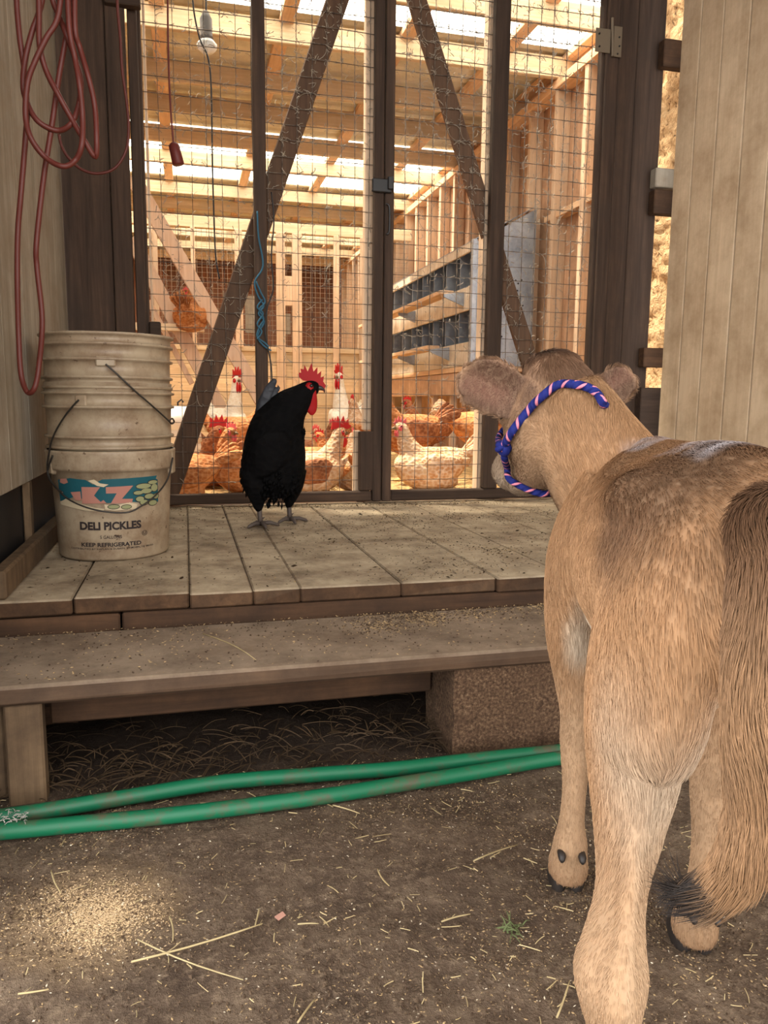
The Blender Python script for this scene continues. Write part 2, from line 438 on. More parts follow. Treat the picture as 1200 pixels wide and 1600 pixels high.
# ceiling of the barn, wall above and beside the doors
tag(MB().box((-1.7, -0.5, 3.0), (2.5, 3.36, 3.06)).build('ceiling', M['dark_wood_x']), kind='structure')
wf = structure('wall_front', (0.8, YD, 0.3))
def wall_plank(lo, hi, mt='dark_wood_z'): return MB().box(lo, hi, 0.004, 0.001).build('frame_plank', M[mt], wf)
wall_plank((-1.7, 3.25, 2.62), (2.4, 3.33, 3.02), 'dark_wood_x')
xa = at_y(95, 300, 3.2).x; xb = at_y(203, 300, 3.2).x; xm = at_y(150, 300, 3.2).x
wall_plank((xa - 1.2, 3.2, 0.302), (xa - 0.0, 3.27, 2.64))
wall_plank((xa + 0.002, 3.195, 0.302), (xm + 0.05, 3.26, 2.64))
wall_plank((xm + 0.053, 3.19, 0.302), (xb, 3.26, 2.64))
wall_plank((at_y(207, 300, 3.22).x, 3.215, 0.3), (at_y(222, 300, 3.22).x, 3.27, 2.64))
jx0 = at_y(926, 400, 3.27).x; jx1 = at_y(1018, 400, 3.27).x
cuts = [jx0 + 0.012, jx0 + 0.075, jx0 + 0.165, jx1]
for a, b in zip(cuts[:-1], cuts[1:]): wall_plank((a + 0.001, 3.25 + rng.uniform(0, .008), 0.302), (b - 0.001, 3.33, 2.64))
hx = at_y(165, 0, 3.17)
wall_plank((xa + 0.18, 3.16, hx.z - 0.01), (-0.12, 3.2, 2.6), 'dark_wood_x')
# raised barn floor under the deck, closed back
tag(MB().box((XL, YD + 0.02, 0.25), (XR, YD + 0.13, 0.302)).build('light_stop_strip', M['rim_x']), kind='structure')  # dark strip added below the doors to cover a sunlit seam
tag(MB().box((-0.9, 3.12, -0.1), (2.4, 3.2, 0.244)).build('trim_1', M['rim_x']), kind='structure')

# ------------------------------------------------------------------ deck and step
deck = tag(empty('wooden_deck', (0.8, 1.79, 0)), 'worn wooden deck of dusty boards in front of the wire mesh doors', 'deck')
fx = [XL, at_z(112, 936, .3).x, at_z(296, 928, .3).x, at_z(395, 921, .3).x, at_z(469, 917, .3).x, at_z(629, 911, .3).x, at_z(777, 903, .3).x]
while fx[-1] < XR - 0.05: fx.append(min(fx[-1] + rng.choice((0.19, 0.24)), XR))
for i, (a, b) in enumerate(zip(fx[:-1], fx[1:])):
    g = 0.0012 if i != 1 else 0.003
    y0 = 1.787 + rng.uniform(-0.006, 0.006)
    MB().box((a + g, y0, 0.262), (b - g * 0.4, YD + 0.018, 0.30 + rng.uniform(-.0015, .001)), 0.004, 0.0008).build('deck_board', M['deck_y'], deck)
MB().box((XL, 1.792, 0.05), (-0.155, 1.83, 0.258), 0.004).build('rim_joist', M['rim_x'], deck)
MB().box((-0.15, 1.788, 0.10), (XR, 1.826, 0.26), 0.004).build('rim_joist', M['rim_x'], deck)
MB().box((XL, 1.84, 0.245), (XR, 3.42, 0.2605)).build('light_stop_board', M['rim_x'], deck)  # dark sheet added below the boards so no light shows through the seams
for x in (0.3, 1.0, 1.7): MB().box((x, 1.83, 0.08), (x + .04, 3.1, 0.244)).build('joist', M['rim_x'], deck)
for x in (-.35, .9, 1.8): MB().box((x, 1.83, -0.02), (x + .09, 1.92, 0.258)).build('deck_post', M['rim_x'], deck)

stp = tag(empty('wooden_step', (0.6, 1.6, 0)), 'long worn plank step on a wooden leg below the deck', 'step')
MB().box((XL - 0.06, 1.452, 0.187), (XR - 0.1, 1.78, 0.2245), 0.006, 0.001).build('tread', M['deck_x'], stp)
lx0 = at_y(10, 1180, 1.47).x; lx1 = at_y(70, 1180, 1.47).x
MB().box((lx0, 1.462, -0.02), (lx1, 1.50, 0.187), 0.004, 0.001).build('leg', M['post_z'], stp)
MB().box((lx0 - 0.07, 1.5, -0.02), (lx0 - 0.008, 1.56, 0.187), 0.004).build('leg', M['post_z'], stp)
zap = at_y(298, 1113, 1.60).z
MB().box((lx1 - 0.01, 1.60, zap), (at_y(708, 1110, 1.465).x - .004, 1.635, 0.187), 0.004).build('stringer', M['rim_x'], stp)

def rough_block():
    bx0 = at_y(708, 1110, 1.465).x; top = 0.186
    bm = bmesh.new(); bmesh.ops.create_cube(bm, size=1)
    bmesh.ops.subdivide_edges(bm, edges=bm.edges[:], cuts=14, use_grid_fill=True)
    for w in bm.verts:
        p = Vector((bx0 + (w.co.x + .5) * 0.40, 1.462 + (w.co.y + .5) * 0.19, -0.015 + (w.co.z + .5) * (top + 0.015)))
        p += Vector((noise.noise(p * 22), noise.noise(p * 22 + Vector((5, 0, 0))), 0)) * 0.004
        w.co = p
    me = bpy.data.meshes.new('concrete_block'); bm.to_mesh(me); bm.free(); smooth(me)
    o = link('concrete_block', me, M['block']); o.modifiers.new('b', 'EDGE_SPLIT')
    return tag(o, 'rough brown concrete block holding up the plank step', 'block')
rough_block()

# ------------------------------------------------------------------ coop shell
cf = []
def coop_floor():
    xs = np.arange(-1.6, 2.55, 0.05); ys = np.arange(3.42, 12.6, 0.05); nx = len(xs)
    V = [(x, y, 0.30 + 0.012 * noise.noise((x * 5, y * 5, 0)) + 0.01 * noise.noise((x * 19, y * 19, 0))) for y in ys for x in xs]
    F = [(j * nx + i, j * nx + i + 1, (j + 1) * nx + i + 1, (j + 1) * nx + i) for j in range(len(ys) - 1) for i in range(nx - 1)]
    me = bpy.data.meshes.new('floor_coop'); me.from_pydata(V, [], F); smooth(me); me.update()
    tag(link('floor_coop', me, M['bedding']), kind='structure')
coop_floor()
ZR = 2.85
roof = structure('ceiling_coop', (0.8, 6, ZR))
beams = [3.62, 4.27, 4.91, 5.66, 6.22, 6.92, 7.5, 8.55, 9.2, 9.85, 10.65, 11.5, 12.3]
for y in beams:
    h = 0.13 if y < 7 else 0.11
    MB().box((-1.7, y, ZR), (2.6, y + 0.04, ZR + h), 0.004).build('roof_beam', M['pale_wood_x'], roof)
for x in (-1.5, -0.85, -0.14, 0.6, 1.34, 2.0, 2.45):
    MB().box((x, 3.4, ZR + 0.11), (x + 0.085, 12.6, ZR + 0.15), 0.003).build('purlin', M['pale_wood_y'], roof)
def corrugated(y0, y1, name, mt):
    n = int((y1 - y0) / 0.02); V = []; F = []
    for i in range(n + 1):
        y = y0 + (y1 - y0) * i / n; z = ZR + 0.165 + 0.012 * math.sin(y / 0.075 * 2 * math.pi)
        V += [(-1.8, y, z), (2.7, y, z), (-1.8, y, z + 0.002), (2.7, y, z + 0.002)]
    for i in range(n):
        a = i * 4; b = a + 4
        F += [(a, b, b + 1, a + 1), (a + 2, a + 3, b + 3, b + 2)]
    F += [(0, 1, 3, 2), (4 * n, 4 * n + 2, 4 * n + 3, 4 * n + 1)]
    me = bpy.data.meshes.new(name); me.from_pydata(V, [], F); smooth(me); me.update(); return link(name, me, M[mt], roof)
for a, b, n_, mt in ((3.36, 4.86, 'clear_roof_panel', 'clear'), (4.86, 5.9, 'roof_sheet', 'roof'), (5.9, 6.96, 'roof_sheet', 'roof'), (6.96, 8.5, 'clear_roof_panel', 'clear'),
                     (8.5, 10.2, 'roof_sheet', 'roof'), (10.2, 11.4, 'clear_roof_panel', 'clear'), (11.4, 12.8, 'roof_sheet', 'roof')):
    corrugated(a, b, n_, mt)

wcr = structure('wall_coop_right', (2.5, 6, 0.3))
for y in np.arange(3.9, 12.4, 0.61): MB().box((2.52, y, 0.25), (2.535, y + 0.6099, ZR + 0.16), 0.002).build('sheathing_panel', M['osb'], wcr)
for y in np.arange(4.12, 12.3, 0.40):
    MB().box((2.42, y, 0.28), (2.519, y + 0.045, ZR - 0.06), 0.003, 0.002).build('stud', M['pale_wood_z'], wcr)
MB().box((2.41, 3.9, ZR - 0.06), (2.519, 12.4, ZR - 0.001), 0.003).build('top_plate', M['pale_wood_y'], wcr)
MB().box((2.44, 3.95, 1.98), (2.515, 5.1, 2.02), 0.003).build('ledge', M['pale_wood_y'], wcr)
wcl = structure('wall_coop_left', (-1.65, 6, 0.3))
for y in np.arange(3.36, 12.4, 0.5): MB().box((-1.66, y, 0.2), (-1.64, y + 0.4999, ZR + 0.16), 0.002).build('sheathing_panel', M['osb'], wcl)
wcb = structure('wall_coop_back', (0.4, 12.5, 0.3))
for x in np.arange(-1.7, 2.6, 0.25): MB().box((x, 12.5, 0.2), (x + 0.2499, 12.53, ZR + 0.16), 0.002).build('siding_board', M['back_siding'], wcb)

# partition at the far end of the first bay
YP = 8.3
wp = structure('wall_partition', (0.8, YP, 0.3))
zs = np.arange(0.28, 1.25, 0.14)
for z in zs: MB().box((-1.6, YP, z), (2.42, YP + 0.025, z + 0.137), 0.003).build('wall_board', M['pale_wood_x'], wp)
MB().box((-1.6, YP - 0.02, 1.26), (2.42, YP + 0.06, 1.31), 0.003).build('rail', M['pale_wood_x'], wp)
MB().box((-1.6, YP - 0.02, 2.47), (2.42, YP + 0.06, 2.58), 0.003).build('header', M['pale_wood_x'], wp)
for (a, b, z0) in ((299, 306, 1.3), (367, 379, 1.3), (431, 445, 0.3), (456, 471, 0.3), (520, 529, 0.3), (561, 569, .3), (240, 248, 1.3)):
    MB().box((at_y(a, 450, YP).x, YP - 0.04, z0), (at_y(b, 450, YP).x, YP - 0.021, 2.47), 0.003).build('stud', M['pale_wood_z'], wp)
MB().box((at_y(444, 450, YP).x + .004, YP - 0.03, zat(450, 478, YP)), (at_y(457, 450, YP).x - .004, YP - 0.01, zat(450, 432, YP)), 0.003).build('patch_board', M['pale_wood_z'], wp)
for px0, px1, py0, py1 in ((383, 402, 462, 520), (446, 454, 490, 522)):
    MB().box((at_y(px0, 490, 9).x, 9.0, zat(px0, py1, 9)), (at_y(px1, 490, 9).x, 9.02, zat(px0, py0, 9)), .003).build('pale_board', M['left_panel'], wp)
mw = MB()
for x in np.arange(-0.3, 2.4, 0.0508): mw.tube([(x, YP + .03, 1.31), (x, YP + .03, 2.47)], 0.0022, 3)
for z in np.arange(1.33, 2.47, 0.0508): mw.tube([(-0.35, YP + .033, z), (2.4, YP + .033, z)], 0.0022, 3)
tag(mw.build('wire_mesh', M['cobweb'], wp), kind='stuff')

# ------------------------------------------------------------------ the two mesh doors
def X3(px, py=400, Y=YD): return at_y(px, py, Y).x
xL, xC, xR_ = X3(221), X3(597), X3(928)
YF0, YF1 = 3.268, 3.308        # stiles and rails; the wire lies behind them, the braces behind the wire
def door(name, root_x):
    return tag(empty(name, (root_x, YD, 0.30)), kind='structure')
def stile(x0, x1, z0, z1, d, mt='dark_wood_z', y0=YF0, y1=YF1, nm='stile'):
    return MB().box((x0, y0, z0), (x1, y1, z1), 0.004, 0.0012).build(nm, M[mt], d)
d1 = door('door_1', (xL + xC) / 2); d2 = door('door_2', (xC + xR_) / 2)
TOP = 2.60
stile(xL, X3(231), 0.31, TOP, d1)
stile(X3(397), X3(416), 0.355, TOP, d1)
stile(X3(582), X3(596.4), 0.308, TOP, d1)
stile(X3(598), X3(612), 0.308, TOP, d2)
xm0, xm1 = X3(776, 400), X3(791, 400)
xm0, xm1 = 1.312, 1.378
stile(xm0, xm1, 0.355, TOP, d2)
stile(X3(921), X3(934), 0.31, TOP, d2)
for d, a, b in ((d1, xL, X3(581)), (d2, X3(612.5), X3(934))):
    for z0, z1 in ((0.310, 0.354), (2.5, 2.6)):
        MB().box((a, YF0 + .002, z0), (b, YF1, z1), 0.005, 0.0015).build('rail', M['dark_wood_x'], d)
# pale battens on the coop side
def batten(x0, x1, z0, z1, d, y1=3.362): return MB().box((x0, 3.322, z0), (x1, y1, z1), 0.004, 0.001).build('batten', M['pale_wood_z'], d)
zq = zat(570, 672, 3.34)
batten(X3(569, 400, 3.33), X3(583, 400, 3.33), zq, TOP, d1)
batten(X3(553, 700, 3.33), X3(563, 700, 3.33), 0.33, zq, d1)
stile(X3(560, 700), X3(582.0, 700), 0.355, zat(570, 674, YF0), d1, nm='stile_block')
batten(xm0 - 0.012, xm0 + 0.02, 0.31, TOP, d2, 3.38)
batten(X3(233), X3(237), .8, 2.3, d1)
# diagonal braces
def brace(p0, p1, d, w):
    a = at_y(*p0, 3.335); b = at_y(*p1, 3.335); t = (b - a).normalized(); a = a - t * 0.3
    MB().beam(a, b, 0.026, w, (1, 0, 0), 0.004, 0.001).build('brace', M['brace'], d)
M['brace'] = wood('brown_brace_wood', srgb(70, 50, 38), srgb(112, 84, 64), 'z', srgb(84, 66, 52), 0.4)
brace((527, 0), (261, 777), d1, 0.088)
brace((651, 0), (891, 770), d2, 0.082)
# wire mesh: 2 x 2 welded wire
def wires(x0, x1, d):
    mb = MB(); z0, z1 = 0.315, 2.58
    xs = []; x = x0 + 0.02
    while x < x1: xs.append(x); x += 0.0605
    for x in xs:
        k = 26; ph = rng.uniform(0, 9)
        mb.tube([(x + 0.0025 * math.sin(ph + 5 * i / k) + rng.uniform(-.0008, .0008), 3.314 + 0.002 * math.sin(ph + 9 * i / k), z0 + (z1 - z0) * i / k) for i in range(k + 1)], 0.0017, 4)
    z = z0 + 0.02; zs = []
    while z < z1:
        zs.append(z); k = 12; ph = rng.uniform(0, 9)
        mb.tube([(x0 + (x1 - x0) * i / k, 3.3125 + 0.002 * math.sin(ph + 7 * i / k), z + 0.003 * math.sin(ph + 4 * i / k) + rng.uniform(-.0008, .0008)) for i in range(k + 1)], 0.0017, 4)
        z += 0.0635
    o = mb.build('wire_mesh', M['wire'], d); tag(o, kind='stuff'); return xs, zs
def cobwebs(xs, zs, x0, x1, d, dens):
    mb = MB()
    for _ in range(int(4200 * dens)):
        z = rng.choice(zs) if rng.random() < .6 else rng.uniform(.5, 2.55)
        if rng.random() > (0.12 + 0.88 * min(1, max(0, (z - 0.75) / 1.1))): continue
        x = rng.choice(xs) + rng.uniform(-.004, .004) if rng.random() < .7 else rng.uniform(x0, x1)
        L = rng.uniform(.006, .036); n = rng.randint(4, 7)
        th = rng.choice((0, math.pi / 2, rng.uniform(0, 6.28))); th2 = rng.uniform(-1.4, 1.4)
        p = Vector((x, 3.312 + rng.uniform(-.004, .006), z)); P = [p.copy()]
        for i in range(n):
            th += th2 / n + rng.uniform(-.5, .5)
            p = p + Vector((math.cos(th), rng.uniform(-.25, .25), math.sin(th))) * (L / n); P.append(p.copy())
        if min(q.x for q in P) < x0 or max(q.x for q in P) > x1: continue
        r0 = rng.uniform(.0005, .0019)
        mb.tube(P, [r0 * rng.uniform(.5, 1.4) for _ in P], 3)
    for _ in range(int(210 * dens)):      # long arcs in the corners of the cells
        i = rng.randrange(len(xs) - 1); k = rng.randrange(6, len(zs) - 1)
        cx, cz = xs[i], zs[k]; sx = rng.choice((-1, 1)); sz = rng.choice((-1, 1)); a = rng.uniform(.02, .06); b = rng.uniform(.02, .06)
        P = [(cx + sx * a * (1 - math.cos(t)), 3.313, cz + sz * b * (1 - math.sin(t))) for t in [math.pi / 2 * q / 6 for q in range(7)]]
        if min(q[0] for q in P) < x0 or max(q[0] for q in P) > x1: continue
        mb.tube(P, rng.uniform(.0005, .0012), 3)
    tag(mb.build('cobweb', M['cobweb'], d), kind='stuff')
w1 = wires(xL, X3(590), d1); w2 = wires(X3(605), X3(932), d2)
cobwebs(*w1, X3(232), X3(581), d1, 0.9); cobwebs(*w2, X3(614), X3(926), d2, 1.25)
# latch, hook and hinge
a = at_y(581, 300, 3.26); b = at_y(612, 281, 3.26)
lt = MB().box((a.x, 3.25, a.z), (b.x, 3.267, b.z), 0.004).build('latch', M['black_metal'], d1)
MB().box((b.x - 0.02, 3.238, a.z + .012), (b.x + 0.004, 3.25, b.z + .008), 0.004).build('latch_knob', M['black_metal'], lt)
hk = [at_y(x, y, 3.258) for x, y in ((603, 318), (608, 322), (609, 340), (608, 362), (604, 366))]
MB().tube(catmull(hk, 5), 0.004, 6).build('pull_handle', M['black_metal'], d2)
hg = MB()
def plate(px0, py0, px1, py1, y): 
    p, q = at_y(px0, py1, y), at_y(px1, py0, y); hg.box((p.x, y, p.z), (q.x, y + .004, q.z), .001)
plate(930, 46, 955, 80, 3.244); plate(958, 42, 973, 88, 3.24)
hl = hg.build('hinge', M['hinge'], d2)
MB().tube([at_y(957, 88, 3.238), at_y(957, 28, 3.238)], 0.006, 8).build('hinge_pin', M['hinge'], hl)
for x, y in ((937, 52), (937, 72), (968, 58), (968, 72), (965, 84)):
    p = at_y(x, y, 3.238); MB().loft([(p.x, 3.236, p.z, .0035, .0035), (p.x, 3.242, p.z, .0035, .0035)], (0, 0, 1), 8).build('screw', M['black_metal'], hl)
p, q = at_y(234, 527, 3.26), at_y(251, 503, 3.26)
MB().box((p.x, 3.25, p.z), (q.x, 3.30, q.z), .004).build('stop_block', M['dark_wood_x'], d1)

# ------------------------------------------------------------------ nest boxes on the right wall
nb = tag(empty('nest_box_unit', (2.2, 5.2, 0.3)), 'grey metal nest boxes in two tiers with wooden perches along the coop wall', 'nest boxes')
Y0, Y1 = 5.2, 8.22
MB().prism([(1.99, Y0, 1.01), (1.99, Y0, 1.85), (2.43, Y0, 2.10), (2.43, Y0, 1.01)], (0, .004, 0)).build('end_panel', M['galv'], nb)
MB().prism([(1.99, Y1, 1.01), (1.99, Y1, 1.85), (2.43, Y1, 2.10), (2.43, Y1, 1.01)], (0, .004, 0)).build('end_panel', M['galv'], nb)
hmb = MB()
for k in range(34):
    x = 2.06 + 0.3 * rng.random(); z = 1.2 + 0.5 * rng.random()
    hmb.loft([(x, Y0 - .001, z, .007, .007), (x, Y0 + .002, z, .007, .007)], (0, 0, 1), 8)
tag(hmb.build('vent_hole', M['black_metal'], nb), kind='stuff')
MB().prism([(1.97, Y0, 1.862), (2.43, Y0, 2.115), (2.43, Y0, 2.12), (1.97, Y0, 1.868)], (0, Y1 - Y0, 0)).build('sloping_lid', M['galv'], nb)
MB().box((2.40, Y0 + .01, 1.01), (2.42, Y1, 2.08)).build('back_panel', M['galv'], nb)
for z in (1.06, 1.43): MB().box((2.0, Y0 + .01, z), (2.40, Y1, z + 0.012)).build('nest_floor', M['galv'], nb)
for z0, z1 in ((1.80, 1.865), (1.40, 1.566), (1.01, 1.178)):
    MB().box((1.972, Y0 + 0.0, z0), (1.99, Y1, z1), .003, .001).build('lip_board', M['nestwood'] if 'nestwood' in M else M['roost'], nb)
k = 0; y = Y0 + 0.03
while y < Y1:
    for z0, z1 in ((1.072, 1.43), (1.442, 1.86)):
        MB().box((1.995, y, z0), (2.40, y + 0.008, z1), .001).build('divider', M['galv'], nb)
    y += 0.31
MB().box((1.962, Y0 - .004, 1.01), (1.995, Y0 + .03, 1.87), .002).build('corner_post', M['galv'], nb)
for zc, yb in ((1.515, Y0 + .2), (1.145, Y0 + .5)):
    MB().box((1.80, yb, zc), (1.90, Y1 - .1, zc + 0.03), 0.004, .002).build('perch', M['pale_wood_y'], nb)
    for y in (yb - .02, Y0 + 1.4, Y1 - 0.3):
        MB().prism([(1.972, y, zc + .02), (1.972, y, zc - .08), (1.82, y, zc - .02), (1.82, y, zc + 0.0)], (0, .02, 0)).build('perch_bracket', M['galv'], nb)
# wooden stand under the boxes
sb = tag(empty('nest_box_stand', (2.2, 5.2, 0.3)), 'open wooden stand of posts and boards carrying the nest boxes', 'stand')
MB().box((1.97, Y0, 0.97), (2.42, Y1, 1.008), .003).build('top_board', M['pale_wood_y'], sb)
MB().box((1.975, Y0 + .02, 0.80), (2.0, Y1, 0.965), .003).build('front_rail', M['osb_y'] if 'osb_y' in M else M['osb'], sb)
for y in np.arange(Y0 + .04, Y1, 0.46):
    MB().box((2.003, y, 0.29), (2.05, y + .04, 0.965), .003).build('post', M['pale_wood_z'], sb)
for y in np.arange(Y0 + .04, Y1 - .2, 0.3): MB().box((2.33, y, 0.29), (2.345, y + .29, 0.96), .003).build('back_board', M['osb'], sb)
MB().box((1.93, Y0 - .1, 0.29), (1.985, Y1, 0.385), .004).build('kick_rail', M['pale_wood_y'], sb)

# ------------------------------------------------------------------ roost ladder on the left
rl = tag(empty('roost_frame', (0.1, 5.8, 0.3)), 'pale leaning plank frame for roosting at the left of the coop', 'roost')
def plank(p0, p1, w, y, dy): 
    a = at_y(*p0, y); b = at_y(*p1, y); return MB().beam(a, b, dy, w, (1, 0, 0), .004).build('plank', M['roost'], rl)
plank((206, 275), (458, 712), 0.105, 5.8, .04); plank((205, 372), (372, 690), 0.10, 5.9, .04)
p = at_y(297, 512, 5.8)
MB().beam((p.x - .5, 5.83, p.z), (p.x + .10, 5.83, p.z), .05, .05).build('perch', M['pale_wood_x'], rl)
plank((232, 470), (300, 600), 0.04, 5.95, .04)

# ------------------------------------------------------------------ feeder, lamp, cords
c0 = at_z(281, 748, .31); fd = tag(empty('poultry_feeder', c0), 'bright white ringed plastic poultry feeder behind the white buckets', 'feeder')
M['white_plastic'] = flat('white_plastic', srgb(232, 226, 214), 0.4, 0.5)
pr = [(.11, 0), (.135, .004), (.135, .04), (.118, .046)]
for k in range(4): pr += [(.116, .052 + .075 * k), (.124, .058 + .075 * k), (.119, .118 + .075 * k)]
pr += [(.11, .355), (.085, .385), (.04, .40)]
MB().lathe(pr, c0, 40).build('feeder_body', M['white_plastic'], fd, True)
MB().tube([c0 + Vector((0, 0, .395)), c0 + Vector((0, 0, .42)), c0 + Vector((.02, 0, .435)), c0 + Vector((.03, 0, .42))], .005, 6).build('hook', M['black_metal'], fd)

def hang(name, pts, Y, r, mat, label, cat, k=6, n=6, group=None):
    P = [at_y(x, y, Y if not isinstance(Y, (list, tuple)) else Y[i]) for i, (x, y) in enumerate(pts)]
    o = MB().tube(catmull(P, k), r, n).build(name, mat, None, True); tag(o, label, cat, group); return o
M['red_cord'] = flat('red_orange_cord', srgb(88, 35, 27), 0.5, 0.4); M['dark_red'] = flat('dark_red_cord', srgb(104, 40, 34), 0.5, 0.4)
root = tag(empty('hanging_cord', at_y(262, -40, 3.12)), 'dark red power cord hanging straight down in front of the left mesh door', 'cord')
P = [at_y(x, y, 3.12) for x, y in ((262, -60), (262, 0), (263, 80), (266, 160), (271, 225))]
MB().tube(catmull(P, 6), .0035, 8).build('cord', M['dark_red'], root, True)
a, b = at_y(271, 224, 3.12), at_y(279, 258, 3.12); t = (b - a)
st = [(*(a + t * s_), r_, r_) for s_, r_ in ((-.05, .006), (0, .014), (.12, .02), (.5, .021), (.95, .022), (1.0, .019))]
sk = MB().loft(st, (1, 0, 0), 14).build('socket', M['dark_red'], root, True)
lb = tag(empty('light_bulb', at_y(322, 40, 3.6)), 'bare white bulb in a grey socket hanging inside the coop', 'lamp')
def lathe_px(pts, Y, cx, name, mat, parent):
    ref = at_y(cx, 45, Y); 
    return MB().lathe([(r_, at_y(cx, y, Y).z - ref.z) for r_, y in pts][::-1], ref, 20).build(name, mat, parent, True)
lathe_px([(.012, 18), (.02, 26), (.026, 30), (.026, 56), (.03, 60), (.02, 62)], 3.6, 322, 'lamp_socket', flat('grey_socket', srgb(110, 104, 98), .6), lb)
M['bulb'] = flat('milk_glass_bulb', srgb(226, 222, 212), 0.25, 0.5)
lathe_px([(.018, 60), (.03, 64), (.043, 70), (.04, 76), (.025, 82), (.004, 84)], 3.6, 323, 'bulb', M['bulb'], lb)
MB().tube([at_y(322, -70, 3.6), at_y(322, 20, 3.6)], .004, 6).build('wire', M['black_metal'], lb)
hang('coop_wire', [(298, -60), (302, 10), (312, 60), (325, 90), (330, 140), (332, 260), (334, 330), (337, 400), (343, 436)], 3.42, .0035, M['black_metal'], 'thin black wire dangling behind the left mesh door', 'wire')
hang('thin_wire', [(424, 300), (428, 345), (424, 400), (427, 450), (418, 480), (414, 515), (419, 545), (424, 575), (425, 615)], 3.25, .003, M['black_metal'], 'thin black wire running down beside the blue twine', 'wire')
M['twine'] = flat('blue_twine', srgb(62, 100, 120), .8, .1)
tw = tag(empty('baling_twine', at_y(408, 460, 3.25)), 'blue baling twine knotted around the middle post of the left door', 'twine')
for j, pts in enumerate((((402, 330), (404, 370), (411, 415), (398, 440), (403, 462), (412, 478), (404, 490), (413, 502), (406, 516), (403, 528), (412, 540), (424, 548)),
                         ((400, 440), (408, 458), (414, 472), (405, 484), (412, 498), (405, 512), (402, 526), (414, 536), (420, 542)),
                         ((410, 468), (402, 480), (411, 490), (402, 506), (409, 518), (402, 530)))):
    MB().tube(catmull([at_y(x, y, 3.252 - .004 * j) for x, y in pts], 5), .0035, 6).build('strand', M['twine'], tw, True)

# red extension cord: loops hung from above on the left
ec = tag(empty('extension_cord', at_y(90, -60, 1.95)), 'looped red extension cord hanging on the left wall above the buckets', 'cord')
loops = [((25, -80), (26, 0), (31, 60), (38, 110), (42, 170), (40, 215), (33, 300), (28, 360), (27, 430), (29, 520), (33, 585), (43, 613), (54, 606), (61, 570), (66, 500), (58, 420), (57, 380), (68, 280), (82, 190), (92, 120), (103, 60), (112, 0), (116, -80)),
         ((72, -80), (66, 0), (50, 50), (40, 90), (36, 130), (42, 160), (60, 190), (90, 204), (112, 192), (124, 160), (126, 125), (117, 90), (104, 55), (92, 25), (80, -10), (74, -80)),
         ((60, -80), (61, 20), (62, 70), (72, 110), (92, 150), (112, 186), (132, 220), (149, 245), (151, 215), (148, 165), (138, 120), (125, 75), (117, 40), (118, -80)),
         ((98, -80), (92, 20), (72, 60), (55, 95), (43, 130), (40, 180), (48, 215), (70, 245), (98, 260), (118, 250), (128, 225), (129, 180), (124, 130), (117, 90), (108, 40), (104, -80))]
for j, pts in enumerate(loops):
    MB().tube(catmull([at_y(x, y, 1.95 - .012 * j + .006 * math.sin(3 * i)) for i, (x, y) in enumerate(pts)], 6), .0062, 8).build('loop', M['red_cord'], ec, True)
MB().tube(catmull([at_y(x, y, 2.5) for x, y in ((183, -80), (183, 0), (188, 60), (191, 110), (198, 160), (201, 200), (197, 235), (180, 262), (155, 271), (130, 266), (110, 250), (97, 230), (92, 210))], 6), .0042, 8).build('loop', M['red_cord'], ec, True)

# ------------------------------------------------------------------ hoses
q = Mat('green_hose', 0.5, 0.4); v = q.coord((1, 1, 1), rnd=False); n1 = q.noise(v, 14, 6, .75)
q.color(q.mix(q.ramp(n1, [(.5, (0, 0, 0, 1)), (.66, (.85, .85, .85, 1))]), srgb(12, 96, 64), srgb(84, 72, 56))); M['hose'] = q.m
def hose(pts, label, r=.0145):
    P = [at_z(x, y, r) for x, y in pts]
    return tag(MB().tube(catmull(P, 8), r, 14).build('garden_hose', M['hose'], None, True), label, 'hose', 'green hoses on the ground')
hose([(-120, 1292), (0, 1277), (100, 1262), (220, 1242), (350, 1222), (500, 1210), (620, 1201), (740, 1187), (860, 1175), (980, 1162), (1100, 1150)], 'green hose lying nearer the step, partly under it')
hose([(-120, 1306), (0, 1299), (120, 1288), (240, 1277), (360, 1263), (500, 1245), (620, 1226), (740, 1207), (870, 1185), (985, 1172), (1100, 1163)], 'muddy green hose lying on open ground farther from the step')
fl = MB()
for k in range(40):
    p = at_z(18 + rng.uniform(-16, 22), 1278 + rng.uniform(-12, 8), 0.03); d = Vector((rng.uniform(-1, 1), rng.uniform(-1, 1), rng.uniform(-.2, 1))).normalized() * rng.uniform(.006, .016)
    fl.tube([p, p + d * .5, p + d + Vector((0, 0, -.004))], [.001, .0007, .0003], 3)
tag(fl.build('feather_tuft', flat('white_down', srgb(168, 162, 154), 1, 0), None), 'small tuft of white down on the hoses beside the step leg', 'feather')

# ------------------------------------------------------------------ buckets
def plastic(name, base):
    q = Mat(name, 0.45, 0.4); v = q.coord((1, 1, 1)); n1 = q.noise(v, 9, 8, .72); n2 = q.noise(v, 46, 3, .7)
    c = q.ramp(n1, [(.36, srgb(128, 106, 84)), (.58, base)])
    c = q.mix(q.ramp(n2, [(.66, (0, 0, 0, 1)), (.72, (1, 1, 1, 1))]), c, srgb(88, 66, 48)); q.color(c); return q.m
M['bucket'] = plastic('dirty_white_plastic', srgb(166, 149, 125)); M['bucket2'] = plastic('dirty_white_plastic_upper', srgb(160, 143, 119))
YB = 2.335; bc = at_z(178, 866, .30); BC = Vector((at_y(178, 800, YB).x, YB, 0.3015))
def zb_(py): return zat(178, py, YB - 0.15) - 0.30       # height above the deck of a ring seen on the bucket's front
def rad(px): return px * (BC.dot(_f)) / FPX / 2
